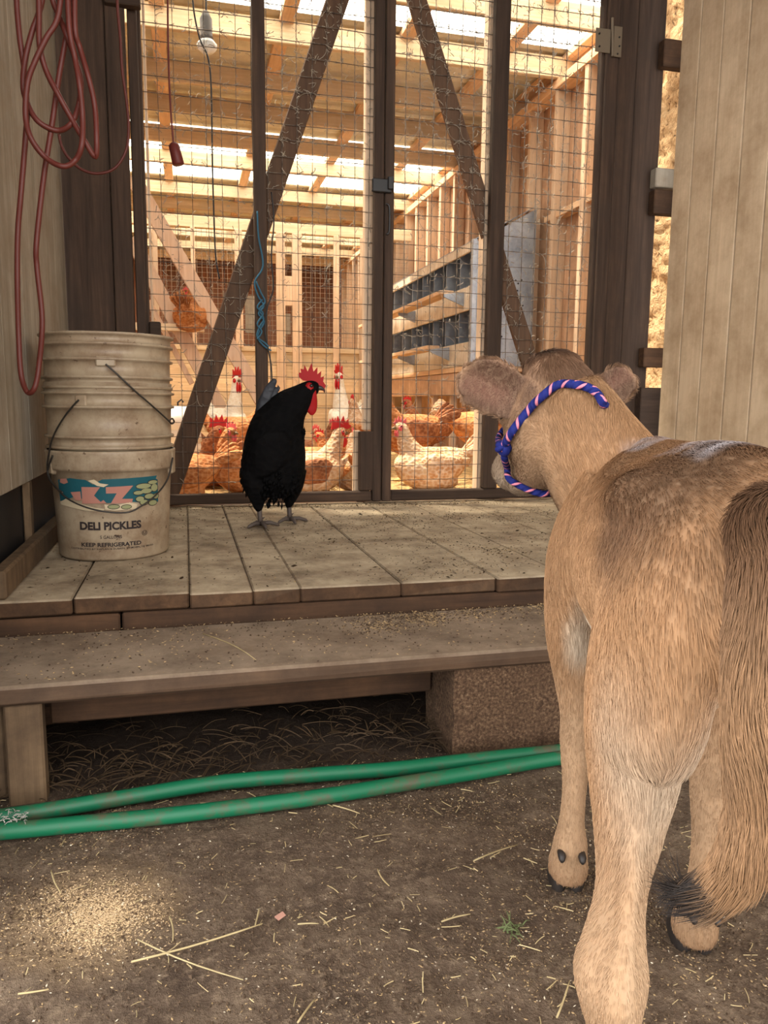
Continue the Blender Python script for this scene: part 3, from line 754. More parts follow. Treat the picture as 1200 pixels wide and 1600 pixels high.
def bucket(name, rows, label, mt):
    b = tag(empty(name, BC), label, 'bucket', 'stacked pickle buckets')
    prof = [(r_, z) for r_, z in rows]
    inner = [(r_ - .004, z) for r_, z in reversed(prof)]
    inner[-1] = (inner[-1][0], inner[-1][1] + .006)
    MB().lathe(prof + inner, BC, 72).build('shell', M[mt], b, True)
    return b
E_ = 0.0
def rows(lst):
    out = []
    for w, py in lst: out.append((rad(w), zb_(py)))
    return out
b1 = bucket('pickle_bucket', [(rad(150), 0.0), (rad(164), 0.001), (rad(169), .008)] + rows([(178, 780), (184, 738), (194, 737), (196, 733), (197, 712), (198, 709), (197, 706), (186, 706)]),
            'lowest white bucket of the stack, printed with a pickle label', 'bucket')
def seg(rings):
    out = []
    for w, py, lip in rings:
        if lip: out += [(w, py + 3), (w + 9, py + 2), (w + 10, py - 1), (w + 7, py - 2), (w + 1, py - 2)]
        else: out.append((w, py))
    return rows(out)
b2 = bucket('pickle_bucket', [(rad(160), zb_(760))] + seg([(181, 718, 0), (184, 701, 1), (186, 684, 1), (187, 660, 0), (189, 637, 1), (190, 615, 1), (192, 598, 0)]),
            'middle white bucket of the stack with plain ribbed sides', 'bucket2')
b3 = bucket('pickle_bucket', [(rad(176), zb_(660))] + seg([(184, 622, 0), (186, 606, 1), (187, 590, 1), (188, 562, 1), (190, 538, 1), (192, 522, 1)]),
            'topmost white bucket of the stack, grimy around its rim', 'bucket2')
def on_b(px, py, off):
    """point on a bucket-sized cylinder around the stack, seen at a spot of the photo"""
    d = ray(px, py); r_ = rad(188) + off; o = EYE - BC
    A = d.x ** 2 + d.y ** 2; B = 2 * (o.x * d.x + o.y * d.y); Cc = o.x ** 2 + o.y ** 2 - r_ ** 2; D = B * B - 4 * A * Cc
    if D < 0: return EYE + d * (-B / (2 * A))
    return EYE + d * ((-B - math.sqrt(D)) / (2 * A))
def bail(pts, parent, r=.0024):
    return MB().tube(catmull([on_b(x, y, .012) for x, y in pts], 6), r, 8).build('bail', M['wire_bail'], parent, True)
bail([(165, 569), (180, 582), (210, 610), (240, 636), (262, 656), (268, 662), (272, 659), (269, 654), (265, 657)], b3)
bail([(123, 625), (116, 632), (100, 652), (84, 680), (77, 705), (74, 735), (84, 758), (98, 770)], b2)
bail([(82, 712), (74, 740), (88, 762), (110, 782), (150, 797), (196, 801), (222, 790), (245, 772), (262, 748), (270, 715)], b1)
for par, pts in ((b3, (152, 558, 178, 572)), (b2, (120, 618, 136, 634))):
    p = on_b((pts[0] + pts[2]) / 2, (pts[1] + pts[3]) / 2, -.004); nrm = Vector((p.x - BC.x, p.y - BC.y, 0)).normalized(); tn = Vector((-nrm.y, nrm.x, 0))
    MB().obox(p, tn * ((pts[2] - pts[0]) * .00095), nrm * .01, Vector((0, 0, (pts[3] - pts[1]) * .00092)), .003).build('bail_ear', M['bucket2'], par)
for px in (84, 264):
    p = on_b(px, 722, -.006); nrm = Vector((p.x - BC.x, p.y - BC.y, 0)).normalized(); tn = Vector((-nrm.y, nrm.x, 0))
    MB().obox(p, tn * .02, nrm * .014, Vector((0, 0, .032)), .004).build('bail_ear', M['bucket'], b1)
# printed label: flat print lying on the shell of the lowest bucket
def r_at(z):
    t = min(1, max(0, (z - .008) / (zb_(738) - .008))); return rad(169) + (rad(184) - rad(169)) * t
vdir = math.atan2(EYE.y - BC.y, EYE.x - BC.x)
def lab(px, py):
    """photo spot -> (angle, height) on the lowest bucket"""
    s_ = max(-.995, min(.995, (px - 178) / (84 + 8 * (875 - py) / 140))); z = zb_(py + 12 * (math.sqrt(1 - s_ * s_) - 1) * -1 * 0.0)
    return vdir + math.asin(s_), z
def wrap(a, z, off): r_ = r_at(z) + off; return (BC.x + r_ * math.cos(a), BC.y + r_ * math.sin(a), BC.z + z)
ink = {k: flat('label_ink_' + k, c, .6, .2) for k, c in dict(teal=srgb(30, 82, 92), rose=srgb(168, 116, 102), cream=srgb(198, 182, 152), olive=srgb(140, 142, 104), dark=srgb(48, 40, 40)).items()}
def decal(polys, color, off, name='label_print'):
    bm = bmesh.new()
    for poly in polys:
        vs_ = [bm.verts.new((x, -y, 0)) for x, y in poly]; bm.faces.new(vs_)
    bmesh.ops.triangulate(bm, faces=bm.faces[:])
    bmesh.ops.subdivide_edges(bm, edges=[e for e in bm.edges if abs(e.verts[0].co.x - e.verts[1].co.x) > 8], cuts=5, use_grid_fill=False)
    bmesh.ops.triangulate(bm, faces=bm.faces[:])
    for w in bm.verts:
        a, z = lab(w.co.x, -w.co.y); w.co = wrap(a, z, off)
    me = bpy.data.meshes.new(name); bm.to_mesh(me); bm.free(); return link(name, me, ink[color], b1)
decal([[(100, 752), (118, 748), (140, 750), (150, 757), (163, 749), (243, 747), (241, 752), (244, 754), (244, 790), (232, 790), (200, 785), (170, 786), (140, 782), (125, 776), (102, 786)]], 'teal', .0009)
decal([[(134, 761), (160, 761), (151, 774), (160, 784), (164, 781), (168, 786), (134, 787)], [(168, 761), (207, 760), (190, 780), (206, 781), (204, 787), (174, 787), (183, 771), (168, 771)], [(104, 750), (113, 749), (115, 755), (109, 758), (103, 756)], [(118, 770), (132, 768), (133, 782), (124, 782)]], 'rose', .0014)
decal([[(102, 787), (112, 780), (130, 787), (150, 793), (165, 795), (163, 799), (140, 798), (118, 794), (103, 791)], [(165, 788), (182, 790), (200, 786), (212, 790), (210, 797), (180, 798), (166, 796)], [(143, 751), (152, 749), (160, 755), (172, 757), (165, 761), (156, 759)]], 'cream', .0014)
def disc(cx, cy, rx, ry, n=14): return [(cx + rx * math.cos(2 * math.pi * i / n), cy + ry * math.sin(2 * math.pi * i / n)) for i in range(n)]
veg = [(214, 772, 8, 4), (226, 770, 9, 5), (238, 766, 6, 7), (216, 782, 7, 5), (230, 779, 8, 5), (240, 780, 5, 5), (222, 788, 7, 5), (235, 790, 7, 5), (222, 762, 12, 5), (236, 757, 8, 4), (178, 792, 9, 4), (196, 793, 8, 4)]
decal([disc(*d) for d in veg], 'dark', .0018); 
decal([disc(a_, b_, c_ - 1.0, d_ - 1.0) for a_, b_, c_, d_ in veg], 'olive', .0022)
def text(body, px0, px1, py, size_px, weight=.0, name='label_lettering'):
    cu = bpy.data.curves.new('t', 'FONT'); cu.body = body; cu.align_x = 'CENTER'; cu.align_y = 'CENTER'; cu.offset = weight; cu.resolution_u = 3
    o = bpy.data.objects.new('t', cu); COL.objects.link(o); dg = bpy.context.evaluated_depsgraph_get()
    me = bpy.data.meshes.new_from_object(o.evaluated_get(dg)); bpy.data.objects.remove(o); bpy.data.curves.remove(cu)
    co = np.array([v_.co[:] for v_ in me.vertices]); w = co[:, 0].max() - co[:, 0].min(); h = co[:, 1].max() - co[:, 1].min()
    cx = (px0 + px1) / 2
    for v_, p_ in zip(me.vertices, co):
        x = cx + (p_[0] - (co[:, 0].max() + co[:, 0].min()) / 2) / w * (px1 - px0); y = py - (p_[1] - (co[:, 1].max() + co[:, 1].min()) / 2) / h * size_px
        a, z = lab(x, y); v_.co = wrap(a, z, .0009)
    me.name = name; link(name, me, ink['dark'], b1)
text('DELI PICKLES', 129, 217, 822, 13, .042)
text('5 GALLONS', 157, 188, 839.5, 5, .008)
text('KEEP REFRIGERATED', 130, 216, 851.5, 6.5, .03)
text('DISTRIBUTED BY KAPLAN & ZUBRIN, CAMDEN, NJ 08103', 115, 234, 858.5, 3.6, .004)
text('U', 219.5, 223.5, 837, 4.5, .01)
rr = disc(221.5, 837, 4, 4.2, 20); r2 = disc(221.5, 837, 3.3, 3.5, 20)
decal([[rr[i], rr[(i + 1) % 20], r2[(i + 1) % 20], r2[i]] for i in range(20)], 'dark', .001)

# ------------------------------------------------------------------ birds
def feathers(name, c1, c2, c3, scale=58, rough=.75, vlo=.8, vhi=1.15, bump=.5):
    q = Mat(name, rough, .2); v = q.coord((1, 1, 1.3))
    n1 = q.noise(v, 7, 4, .6); vo = q.n('ShaderNodeTexVoronoi'); q.t.links.new(v, vo.inputs['Vector']); vo.inputs['Scale'].default_value = scale
    c = q.ramp(n1, [(.35, c1), (.65, c2)])
    c = q.mix(q.ramp(vo.outputs['Distance'], [(.35, (0, 0, 0, 1)), (.8, (.55, .55, .55, 1))]), c, c3)
    q.color(q.vary(c, vlo, vhi)); q.bump(vo.outputs['Distance'], bump, .012); return q.m
M['hen'] = feathers('russet_feathers', srgb(150, 84, 42), srgb(204, 132, 76), srgb(222, 168, 118))
M['hen_dark'] = feathers('brown_feathers', srgb(104, 58, 34), srgb(160, 96, 58), srgb(186, 130, 90))
M['hen_pale'] = feathers('pale_feathers', srgb(176, 124, 82), srgb(212, 174, 134), srgb(232, 210, 184))
M['hen_white'] = feathers('white_feathers', srgb(226, 208, 176), srgb(244, 236, 218), srgb(250, 246, 236), bump=.25, vlo=.97, vhi=1.03)
M['black_f'] = feathers('black_feathers', srgb(5, 5, 6), srgb(9, 8, 9), srgb(14, 13, 13), 40, .85, .95, 1.05); M['black_f'].node_tree.nodes['Principled BSDF'].inputs['Specular IOR Level'].default_value = .08
M['comb_dark'] = flat('deep_red_comb', srgb(150, 14, 18), .6, .25)
M['grey_f'] = feathers('grey_tail_feathers', srgb(30, 31, 36), srgb(62, 64, 70), srgb(40, 40, 44), 30, .5)
M['comb'] = flat('red_comb', srgb(196, 34, 34), .5, .4); M['comb_pink'] = flat('pink_comb', srgb(214, 92, 92), .55, .35)
M['beak'] = flat('horn_beak', srgb(120, 96, 66), .5, .4); M['beak_dark'] = flat('dark_beak', srgb(44, 40, 38), .4, .5)
M['shank'] = flat('yellow_shank', srgb(200, 160, 84), .6, .3); M['shank_grey'] = flat('slate_shank', srgb(78, 68, 62), .6, .3)
M['eye'] = flat('dark_eye', srgb(18, 12, 8), .15, .6)

def hen_meshes(pose):
    D = {}
    dz = 0 if pose in ('stand', 'alert') else -.145
    mb = MB()
    tr = [(-.185, 0, .315, .012, .016), (-.15, 0, .30, .05, .045), (-.09, 0, .275, .085, .078), (-.01, 0, .25, .1, .1), (.07, 0, .25, .096, .098), (.125, 0, .275, .07, .08), (.16, 0, .31, .035, .045)]
    mb.loft(refine([(x, y, z + dz, a * (1.12 if dz else 1), b) for x, y, z, a, b in tr]), (0, 0, 1), 20)
    if pose == 'alert': nk = [(.09, 0, .29, .065, .07), (.115, 0, .36, .048, .05), (.125, 0, .42, .034, .036), (.13, 0, .47, .027, .029), (.136, 0, .50, .026, .03), (.15, 0, .515, .022, .024), (.165, 0, .512, .014, .014)]; h = Vector((.14, 0, .508)); fw = Vector((1, 0, 0))
    elif pose == 'turn': nk = [(.09, 0, .29 + dz, .065, .07), (.13, .01, .35 + dz, .047, .048), (.14, .03, .40 + dz, .034, .036), (.138, .045, .43 + dz, .028, .03), (.13, .065, .44 + dz, .022, .024), (.127, .08, .437 + dz, .014, .014)]; h = Vector((.134, .052, .436 + dz)); fw = Vector((-.15, 1, 0)).normalized()
    else: nk = [(.09, 0, .29 + dz, .065, .07), (.13, 0, .35 + dz, .047, .048), (.15, 0, .40 + dz, .034, .036), (.16, 0, .43 + dz, .028, .03), (.178, 0, .44 + dz, .023, .025), (.194, 0, .436 + dz, .014, .014)]; h = Vector((.166, 0, .436 + dz)); fw = Vector((1, 0, 0))
    mb.loft(refine(nk), (1, .01, .3), 16)
    if not dz:
        for s in (-1, 1): mb.loft(refine([(0, s * .055, .23, .04, .055), (.01, s * .058, .17, .03, .04), (.005, s * .058, .125, .014, .016), (0, s * .058, .11, .008, .009)]), (1, 0, 0), 12)
    else: mb.loft(refine([(-.10, 0, .05, .07, .04), (0, 0, .042, .112, .042), (.09, 0, .05, .085, .045)]), (0, 0, 1), 16)
    D['body'] = fuse(mb, 'hen_body', .009, 3)
    for s in (-1, 1):
        w = MB().loft(refine([(.095, s * .078, .27 + dz, .01, .03), (.05, s * .098, .265 + dz, .018, .058), (-.03, s * .102, .258 + dz, .018, .055), (-.10, s * .082, .268 + dz, .014, .036), (-.165, s * .05, .285 + dz, .006, .012)]), (0, 0, 1), 12)
        D['wing%d' % s] = w.mesh('wing', True)
    t = MB()
    for k in range(7):
        a = R(38 + 5 * abs(k - 3) * 0); sp = (k - 3) * .16
        p0 = Vector((-.15, sp * .06, .31 + dz)); d_ = Vector((-math.cos(R(48 - abs(k - 3) * 9)), sp * .7, math.sin(R(48 - abs(k - 3) * 9)))).normalized()
        t.loft([(*(p0 + d_ * L), w_, .004) for L, w_ in ((-.03, .012), (.03, .02), (.08, .024), (.115, .02), (.13, .006))], d_.cross(Vector((d_.y, -d_.x, 0.01))).cross(d_), 8)
    D['tail'] = t.mesh('tail', True)
    sd_ = Vector((-fw.y, fw.x, 0)); up = Vector((0, 0, 1))
    def L2(f_, u_): return h + fw * f_ + up * u_
    def combmesh(s):
        pts = [(.034, .014), (.044, .026), (.034, .03), (.032, .05), (.02, .036), (.014, .06), (.002, .038), (-.008, .06), (-.014, .036), (-.03, .05), (-.03, .028), (-.034, .012), (0, .016)]
        return MB().prism([L2(a * s, .006 + (b - .006) * s) - sd_ * .003 for a, b in pts], sd_ * .006).mesh('comb')
    D['comb'] = combmesh(.85); D['comb_big'] = combmesh(1.35)
    for nm, q in (('wattle', .7), ('wattle_big', 1.35)):
        wm = MB()
        for s in (-1, 1):
            p = L2(.018, -.012) + sd_ * (.008 * s)
            wm.loft(refine([(*p, .005, .006), (*(p - up * .016 * q + fw * .002), .006, .011 * q), (*(p - up * .032 * q), .006, .012 * q), (*(p - up * .044 * q), .003, .005)], 3), tuple(fw), 8)
            c = L2(.006, -.002) + sd_ * (.021 * s); wm.loft([(*(c - sd_ * .004 * s), .013, .015), (*(c + sd_ * .003 * s), .011, .013), (*(c + sd_ * .005 * s), .004, .005)], (0, 0, 1), 10)
        D[nm] = wm.mesh('wattle', True)
    b0 = L2(.022, -.002); D['beak'] = MB().loft([(*b0, .009, .009), (*(b0 + fw * .014), .006, .007), (*(b0 + fw * .026 - up * .004), .0015, .002)], (0, 0, 1), 8).mesh('beak', True)
    for s in (-1, 1):
        c = L2(.008, .006) + sd_ * (.024 * s)
        D['eye%d' % s] = MB().loft([(*(c - sd_ * .003 * s), .0045, .0045), (*(c + sd_ * .001 * s), .0045, .0045), (*(c + sd_ * .003 * s), .0015, .0015)], (0, 0, 1), 8).mesh('eye', True)
    if not dz:
        for s in (-1, 1):
            lg = MB(); y = s * .058
            lg.tube([(0, y, .125), (-.004, y, .07), (.002, y, .012)], [.008, .0065, .007], 7)
            for tx, ty in ((.055, 0), (.045, .028), (.045, -.028), (-.03, 0)): lg.tube([(.002, y, .012), (.002 + tx * .5, y + ty * .5, .009), (.002 + tx, y + ty, .004)], [.0065, .005, .0025], 6)
            D['leg%d' % s] = lg.mesh('leg', True)
    return D
POSE = {p: hen_meshes(p) for p in ('stand', 'alert', 'sit', 'turn')}
_turned = {}
def hen(pose, px, py, Y, rz, label, col='hen', wing='hen_dark', comb='comb', big=False, s=1.0, z=.305, cat='hen', name='hen', group='hens in the coop', tail=None):
    D = POSE[pose]; p = at_y(px, py, Y)
    o = empty(name, (p.x, Y, z), R(rz)); o.scale = (s, s, s); tag(o, label, cat, group)
    def part(nm, key, mt):
        if key not in D: return
        q = bpy.data.objects.new(nm, D[key]); COL.objects.link(q); q.parent = o
        if not D[key].materials: D[key].materials.append(M[mt])
        q.material_slots[0].link = 'OBJECT'; q.material_slots[0].material = M[mt]
        return q
    part('body', 'body', col); part('wing', 'wing1', wing); part('wing', 'wing-1', wing); part('tail', 'tail', tail or wing)
    part('comb', 'comb_big' if big else 'comb', comb); part('wattle', 'wattle_big' if big else 'wattle', comb); part('beak', 'beak', 'beak')
    part('eye', 'eye1', 'eye'); part('eye', 'eye-1', 'eye'); part('leg', 'leg1', 'shank'); part('leg', 'leg-1', 'shank')
    return o
# white cockerels
hen('alert', 352, 690, 5.3, -62, 'white cockerel with a tall red comb standing behind the black rooster', 'hen_white', 'hen_white', 'comb', True, 1.12, cat='rooster', name='white_cockerel', group='white cockerels')
hen('alert', 546, 690, 5.45, 232, 'white cockerel facing out beside the centre post, red wattles hanging', 'hen_white', 'hen_white', 'comb', True, 1.2, cat='rooster', name='white_cockerel', group='white cockerels')
# perched
pp = at_y(297, 505, 5.8)
hen('turn', 298, 505, 5.83, 75, 'russet hen perched high on the leaning roost frame, seen from behind', 'hen', 'hen', 'comb_pink', s=1.0, z=pp.z - .06 + .0)
# left door, floor
hen('sit', 282, 760, 3.60, 185, 'plump russet hen lying right against the left door beside the white buckets', 'hen', 'hen', 'comb', s=1.02, z=.295)
hen('turn', 340, 740, 4.05, -110, 'hen with a bright red comb and grey face in front of the white feeder', 'hen_dark', 'hen_dark', 'comb', True)
hen('turn', 386, 752, 3.76, 215, 'pink-faced hen close to the door just beside the black rooster, tail side', 'hen', 'hen_dark', 'comb_pink')
hen('stand', 372, 730, 4.5, -12, 'broad russet hen standing sideways, half hidden behind the black rooster', 'hen', 'hen', 'comb')
hen('sit', 335, 700, 5.0, 150, 'small brown hen with a red face sitting beside the white feeder top', 'hen_dark', 'hen_dark', 'comb')
# between rooster and centre post
hen('sit', 480, 700, 4.75, -20, 'dark brown hen whose head shows just in front of the black rooster breast', 'hen_dark', 'hen_dark', 'comb_pink')
hen('sit', 522, 720, 4.5, 215, 'hen with a pink face and buff neck in front of the outward facing white cockerel', 'hen_pale', 'hen_dark', 'comb_pink', s=.9)
hen('sit', 538, 735, 4.25, 160, 'russet hen with a scarlet head beside the lower post block', 'hen', 'hen', 'comb', s=.85)
hen('sit', 480, 760, 3.62, 10, 'white and brown flecked hen lying against the door at the rooster feet', 'hen_pale', 'hen_dark', 'comb', True, s=1.0)
hen('sit', 556, 768, 3.70, 84, 'pale russet hen lying beside the centre post with its back to the door', 'hen_pale', 'hen', 'comb_pink', s=.9)
hen('sit', 478, 735, 4.0, 165, 'russet hen with folded wings sitting behind the flecked hen', 'hen', 'hen', 'comb')
hen('stand', 566, 700, 4.8, 100, 'buff hen seen from behind beside the pale batten of the centre post', 'hen_pale', 'hen', 'comb')
# right door
hen('stand', 640, 735, 4.05, 197, 'big russet hen standing sideways behind the centre post of the right door', 'hen', 'hen_dark', 'comb', s=1.08)
hen('sit', 676, 762, 3.68, 187, 'pale fluffy hen with a pink comb lying against the right door', 'hen_pale', 'hen_pale', 'comb_pink', s=1.08)
hen('stand', 752, 745, 4.25, -12, 'orange hen walking off behind the middle post, fanned tail toward the big russet hen', 'hen', 'hen', 'comb', s=1.12, tail='hen_pale')
hen('stand', 672, 690, 5.1, 150, 'dark hen standing in the shade by the nest box stand', 'hen_dark', 'hen_dark', 'comb', s=1.0)

# black rooster on the deck
rp = at_z(430, 820, .30)
rr_ = empty('black_rooster', (rp.x, rp.y, .3012), R(-6.5)); tag(rr_, 'black rooster with a tall red comb standing on the deck by the doors', 'rooster')
K = .00228
def rp_(px, py, y=0.0): return Vector(((px - 430) * K, y, (820 - py) * K))
mb = MB()
mb.loft(refine([(-.012, 0, .10, .04, .05), (-.008, 0, .14, .085, .095), (-.006, 0, .19, .098, .112), (-.001, 0, .25, .10, .112), (.003, 0, .30, .097, .106), (.018, 0, .36, .08, .094), (.052, 0, .415, .056, .07), (.092, 0, .452, .043, .05), (.122, 0, .478, .034, .036), (.142, 0, .487, .027, .028), (.158, 0, .488, .014, .016)]), (1, 0, 0), 24)
for px0, px1, y, k in ((402, 405, -.045, 1), (458, 452, .05, .9)):
    mb.loft(refine([(*rp_(px0, 735, y), .05 * k, .06 * k), (*rp_(px0, 758, y), .045 * k, .047 * k), (*rp_((px0 + px1) / 2, 775, y), .03, .031), (*rp_(px1, 792, y), .014, .015), (*rp_(px1, 797, y), .009, .009)]), (1, 0, 0), 14)
mb.loft(refine([(*rp_(392, 742), .05, .02), (*rp_(384, 752), .03, .018), (*rp_(376, 748), .006, .006)]), (0, 0, 1), 10)
for s in (-1, 1): mb.loft(refine([(.05, s * .085, .31, .012, .03), (.0, s * .102, .28, .018, .065), (-.05, s * .095, .235, .018, .06), (-.10, s * .06, .19, .01, .03)]), (0, 0, 1), 12)
fm = fuse(mb, 'rooster_body', .006, 3)
rb = link('body', fm, M['black_f'], rr_, True)
ft = MB()      # hanging feathers that break the outline
for k in range(420):
    z = rng.uniform(.09, .36); th = rng.uniform(0, 6.283)
    cx_ = np.interp(z, [.09, .19, .30, .36, .42], [-.01, -.006, .003, .018, .052]); rx = np.interp(z, [.09, .14, .19, .30, .36, .42], [.05, .095, .112, .106, .094, .07]); ry = rx * .9
    p = Vector((cx_ + rx * math.cos(th), ry * math.sin(th), z)); nr = Vector((math.cos(th), math.sin(th), 0)); d_ = (Vector((-.25, 0, -1)) + nr * .12).normalized(); tn = nr.cross(d_)
    L = rng.uniform(.02, .04); w_ = rng.uniform(.005, .009)
    q0 = p - nr * .007; ft.add([q0, q0 + d_ * L * .6 + tn * w_ + nr * .004, q0 + d_ * L + nr * .004, q0 + d_ * L * .6 - tn * w_ + nr * .004, q0 + d_ * L * .55 + nr * .009], [(0, 1, 4), (1, 2, 4), (2, 3, 4), (3, 0, 4), (0, 3, 2, 1)])
tag(ft.build('body_feather', M['black_f'], rr_, True, True), kind='stuff')
tl = MB()
for j, pts in enumerate((((404, 668), (412, 640), (420, 615), (431, 596), (433, 594)), ((408, 662), (418, 634), (428, 614), (436, 606), (437, 612)), ((400, 676), (406, 650), (414, 626), (424, 606), (427, 602)), ((408, 655), (420, 636), (432, 622), (437, 622), (437, 628)))):
    wd = (.008, .016, .018, .010, .002)
    tl.loft(refine([(*rp_(x, y, .012 * (j - 1.5)), .004, wd[i]) for i, (x, y) in enumerate(pts)], 3), (1, 0, .3), 10)
tl.build('tail', M['grey_f'], rr_, True, True)
cp = [(469, 590), (468, 583), (472, 583), (471, 577), (476, 578), (477, 571), (482, 581), (488, 568), (491, 581), (497, 574), (497, 585), (503, 580), (502, 590), (507, 588), (506, 596), (510, 602), (507, 611), (499, 607), (493, 600), (484, 596), (475, 595)]
MB().prism([rp_(x, y, -.004) for x, y in cp], (0, .008, 0)).build('comb', M['comb_dark'], rr_, False, True)
wt = MB()
for s in (-1, 1):
    wt.loft(refine([(*rp_(487, 606, s * .022), .005, .016), (*rp_(486, 618, s * .02), .007, .022), (*rp_(487, 632, s * .012), .007, .022), (*rp_(488, 642, s * .01), .006, .016), (*rp_(488, 648, s * .01), .002, .004)], 3), (1, 0, 0), 12)
    wt.loft([(*rp_(484, 607, s * .020), .016, .022), (*rp_(484, 607, s * .028), .015, .02), (*rp_(484, 607, s * .032), .006, .008)], (0, 0, 1), 12)
wt.build('wattle', M['comb_dark'], rr_, True, True)
MB().loft(refine([(*rp_(496, 606), .011, .011), (*rp_(502, 606), .009, .009), (*rp_(507, 609), .005, .005), (*rp_(508, 613), .001, .0015)], 3), (0, 0, 1), 10).build('beak', M['beak_dark'], rr_, True, True)
for s in (-1, 1): MB().loft([(*rp_(487, 603, s * .026), .007, .007), (*rp_(487, 603, s * .032), .006, .006), (*rp_(487, 603, s * .034), .002, .002)], (0, 0, 1), 10).build('eye', M['eye'], rr_, True, True)
for px, fy, y in ((406, 821, -.045), (452, 818, .05)):
    lg = MB(); dzy = (820 - fy) * 0
    lg.tube([rp_(px, 792, y), rp_(px + 1, 806, y), Vector((rp_(px + 2, 0, y).x, y, .014))], [.0095, .0085, .0095], 9)
    b_ = Vector((rp_(px + 2, 0, y).x, y, .012))
    for tx, ty in ((.065, .01), (-.045, -.035), (.02, -.05), (-.03, .02)):
        lg.tube([b_, b_ + Vector((tx * .5, ty * .5, .002)), b_ + Vector((tx * .88, ty * .88, -.006)), b_ + Vector((tx, ty, -.0105))], [.009, .0075, .006, .002], 8)
    lg.tube([rp_(px + 3, 808, y), rp_(px + 8, 806, y + .008)], [.005, .001], 6)
    lg.build('leg', M['shank_grey'], rr_, True, True)

# ------------------------------------------------------------------ the calf
HA = R(22.0); Hv = Vector((math.sin(HA), math.cos(HA), 0)); Rv = Vector((math.cos(HA), -math.sin(HA), 0)); C0 = Vector((.54, .735, 0)); ZU = Vector((0, 0, 1))
def W(u, v, z): return C0 + Rv * u + Hv * v + ZU * z
def WS(st): return [(*W(s[0], s[1], s[2]), s[3], s[4]) for s in st]
def local(p): d = p - C0; return d.dot(Rv), d.dot(Hv), d.z
calf = tag(empty('calf', C0), 'fawn calf seen from behind, turning its head toward the mesh doors', 'calf')
mb = MB()
# trunk: u, v, z, half width, half height
mb.loft(refine(WS([(0, -.305, .60, .03, .04), (0, -.285, .595, .07, .075), (0, -.23, .592, .096, .10), (0, -.14, .582, .112, .118), (0, -.04, .572, .113, .122), (0, .06, .557, .114, .134), (0, .15, .55, .108, .142), (0, .225, .545, .090, .138), (-.005, .29, .55, .066, .11), (-.01, .33, .555, .03, .06)])), ZU, 28)
mb.loft(refine(WS([(0, -.30, .655, .02, .02), (0, -.2, .682, .03, .022), (0, -.10, .684, .03, .022), (0, 0, .678, .028, .022), (0, .12, .674, .028, .024), (0, .2, .672, .03, .026), (0, .27, .655, .03, .03)])), ZU, 14)
for s in (-1, 1):
    mb.loft(refine(WS([(s * .05, -.20, .635, .04, .045), (s * .06, -.12, .64, .045, .042), (s * .06, -.03, .625, .045, .045), (s * .06, .06, .60, .045, .06), (s * .05, .14, .59, .04, .06)])), ZU, 14)      # hips and the flat of the flank
    # thigh and hind leg
    k = -.0 if s < 0 else .03
    mb.loft(refine(WS([(s * .045, -.17 + k, .65, .035, .08), (s * .06, -.175 + k, .59, .048, .115), (s * .07, -.175 + k, .51, .050, .122), (s * .075, -.155 + k, .44, .046, .10), (s * .078, -.165 + k, .385, .0375, .078), (s * .083, -.185 + k, .335, .028, .050), (s * .090, -.206 + k, .295, .0215, .034), (s * .097, -.226 + k, .265, .0255, .036), (s * .101, -.238 + k, .238, .0325, .040), (s * .099, -.236 + k, .205, .027, .036), (s * .094, -.228 + k, .165, .021, .027), (s * .088, -.222 + k, .11, .0205, .025), (s * .085, -.214 + k, .068, .028, .032), (s * .083, -.206 + k, .048, .028, .031), (s * .083, -.200 + k, .03, .031, .034), (s * .083, -.196 + k, .014, .031, .034)])), Hv, 20)
    mb.loft(refine(WS([(s * .080, -.190 + k, .41, .012, .02), (s * .086, -.222 + k, .355, .010, .014), (s * .089, -.240 + k, .32, .0095, .012), (s * .095, -.262 + k, .285, .0095, .012), (s * .1, -.276 + k, .256, .014, .015), (s * .101, -.277 + k, .235, .0155, .017), (s * .099, -.266 + k, .205, .012, .016)])), Hv, 12)      # tendon and point of the hock
    # shoulder and fore leg
    k = 0 if s < 0 else -.115
    v0 = .235 + k
    mb.loft(refine(WS([(s * .058, .215, .64, .03, .05), (s * .08, .225, .58, .036, .078), (s * .094, .235, .52, .037, .082), (s * .097, .228 + k * .3, .455, .036, .066), (s * .092, .218 + k * .5, .40, .036, .052), (s * .086, .222 + k * .8, .345, .030, .04), (s * .081, v0 - .01, .29, .024, .031), (s * .079, v0 - .004, .25, .0245, .029), (s * .079, v0 - .006, .22, .022, .025), (s * .079, v0 - .006, .17, .0175, .021), (s * .08, v0 - .002, .115, .0185, .0215), (s * .08, v0 + .002, .078, .025, .028), (s * .08, v0 + .010, .055, .0265, .029), (s * .08, v0 + .016, .034, .030, .033), (s * .08, v0 + .02, .014, .030, .033)])), Hv, 20)
    # flank fold and elbow
mb.loft(refine(WS([(0, .27, .52, .05, .06), (0, .29, .47, .045, .04), (0, .26, .43, .05, .035), (0, .2, .41, .06, .03)])), Hv, 14)
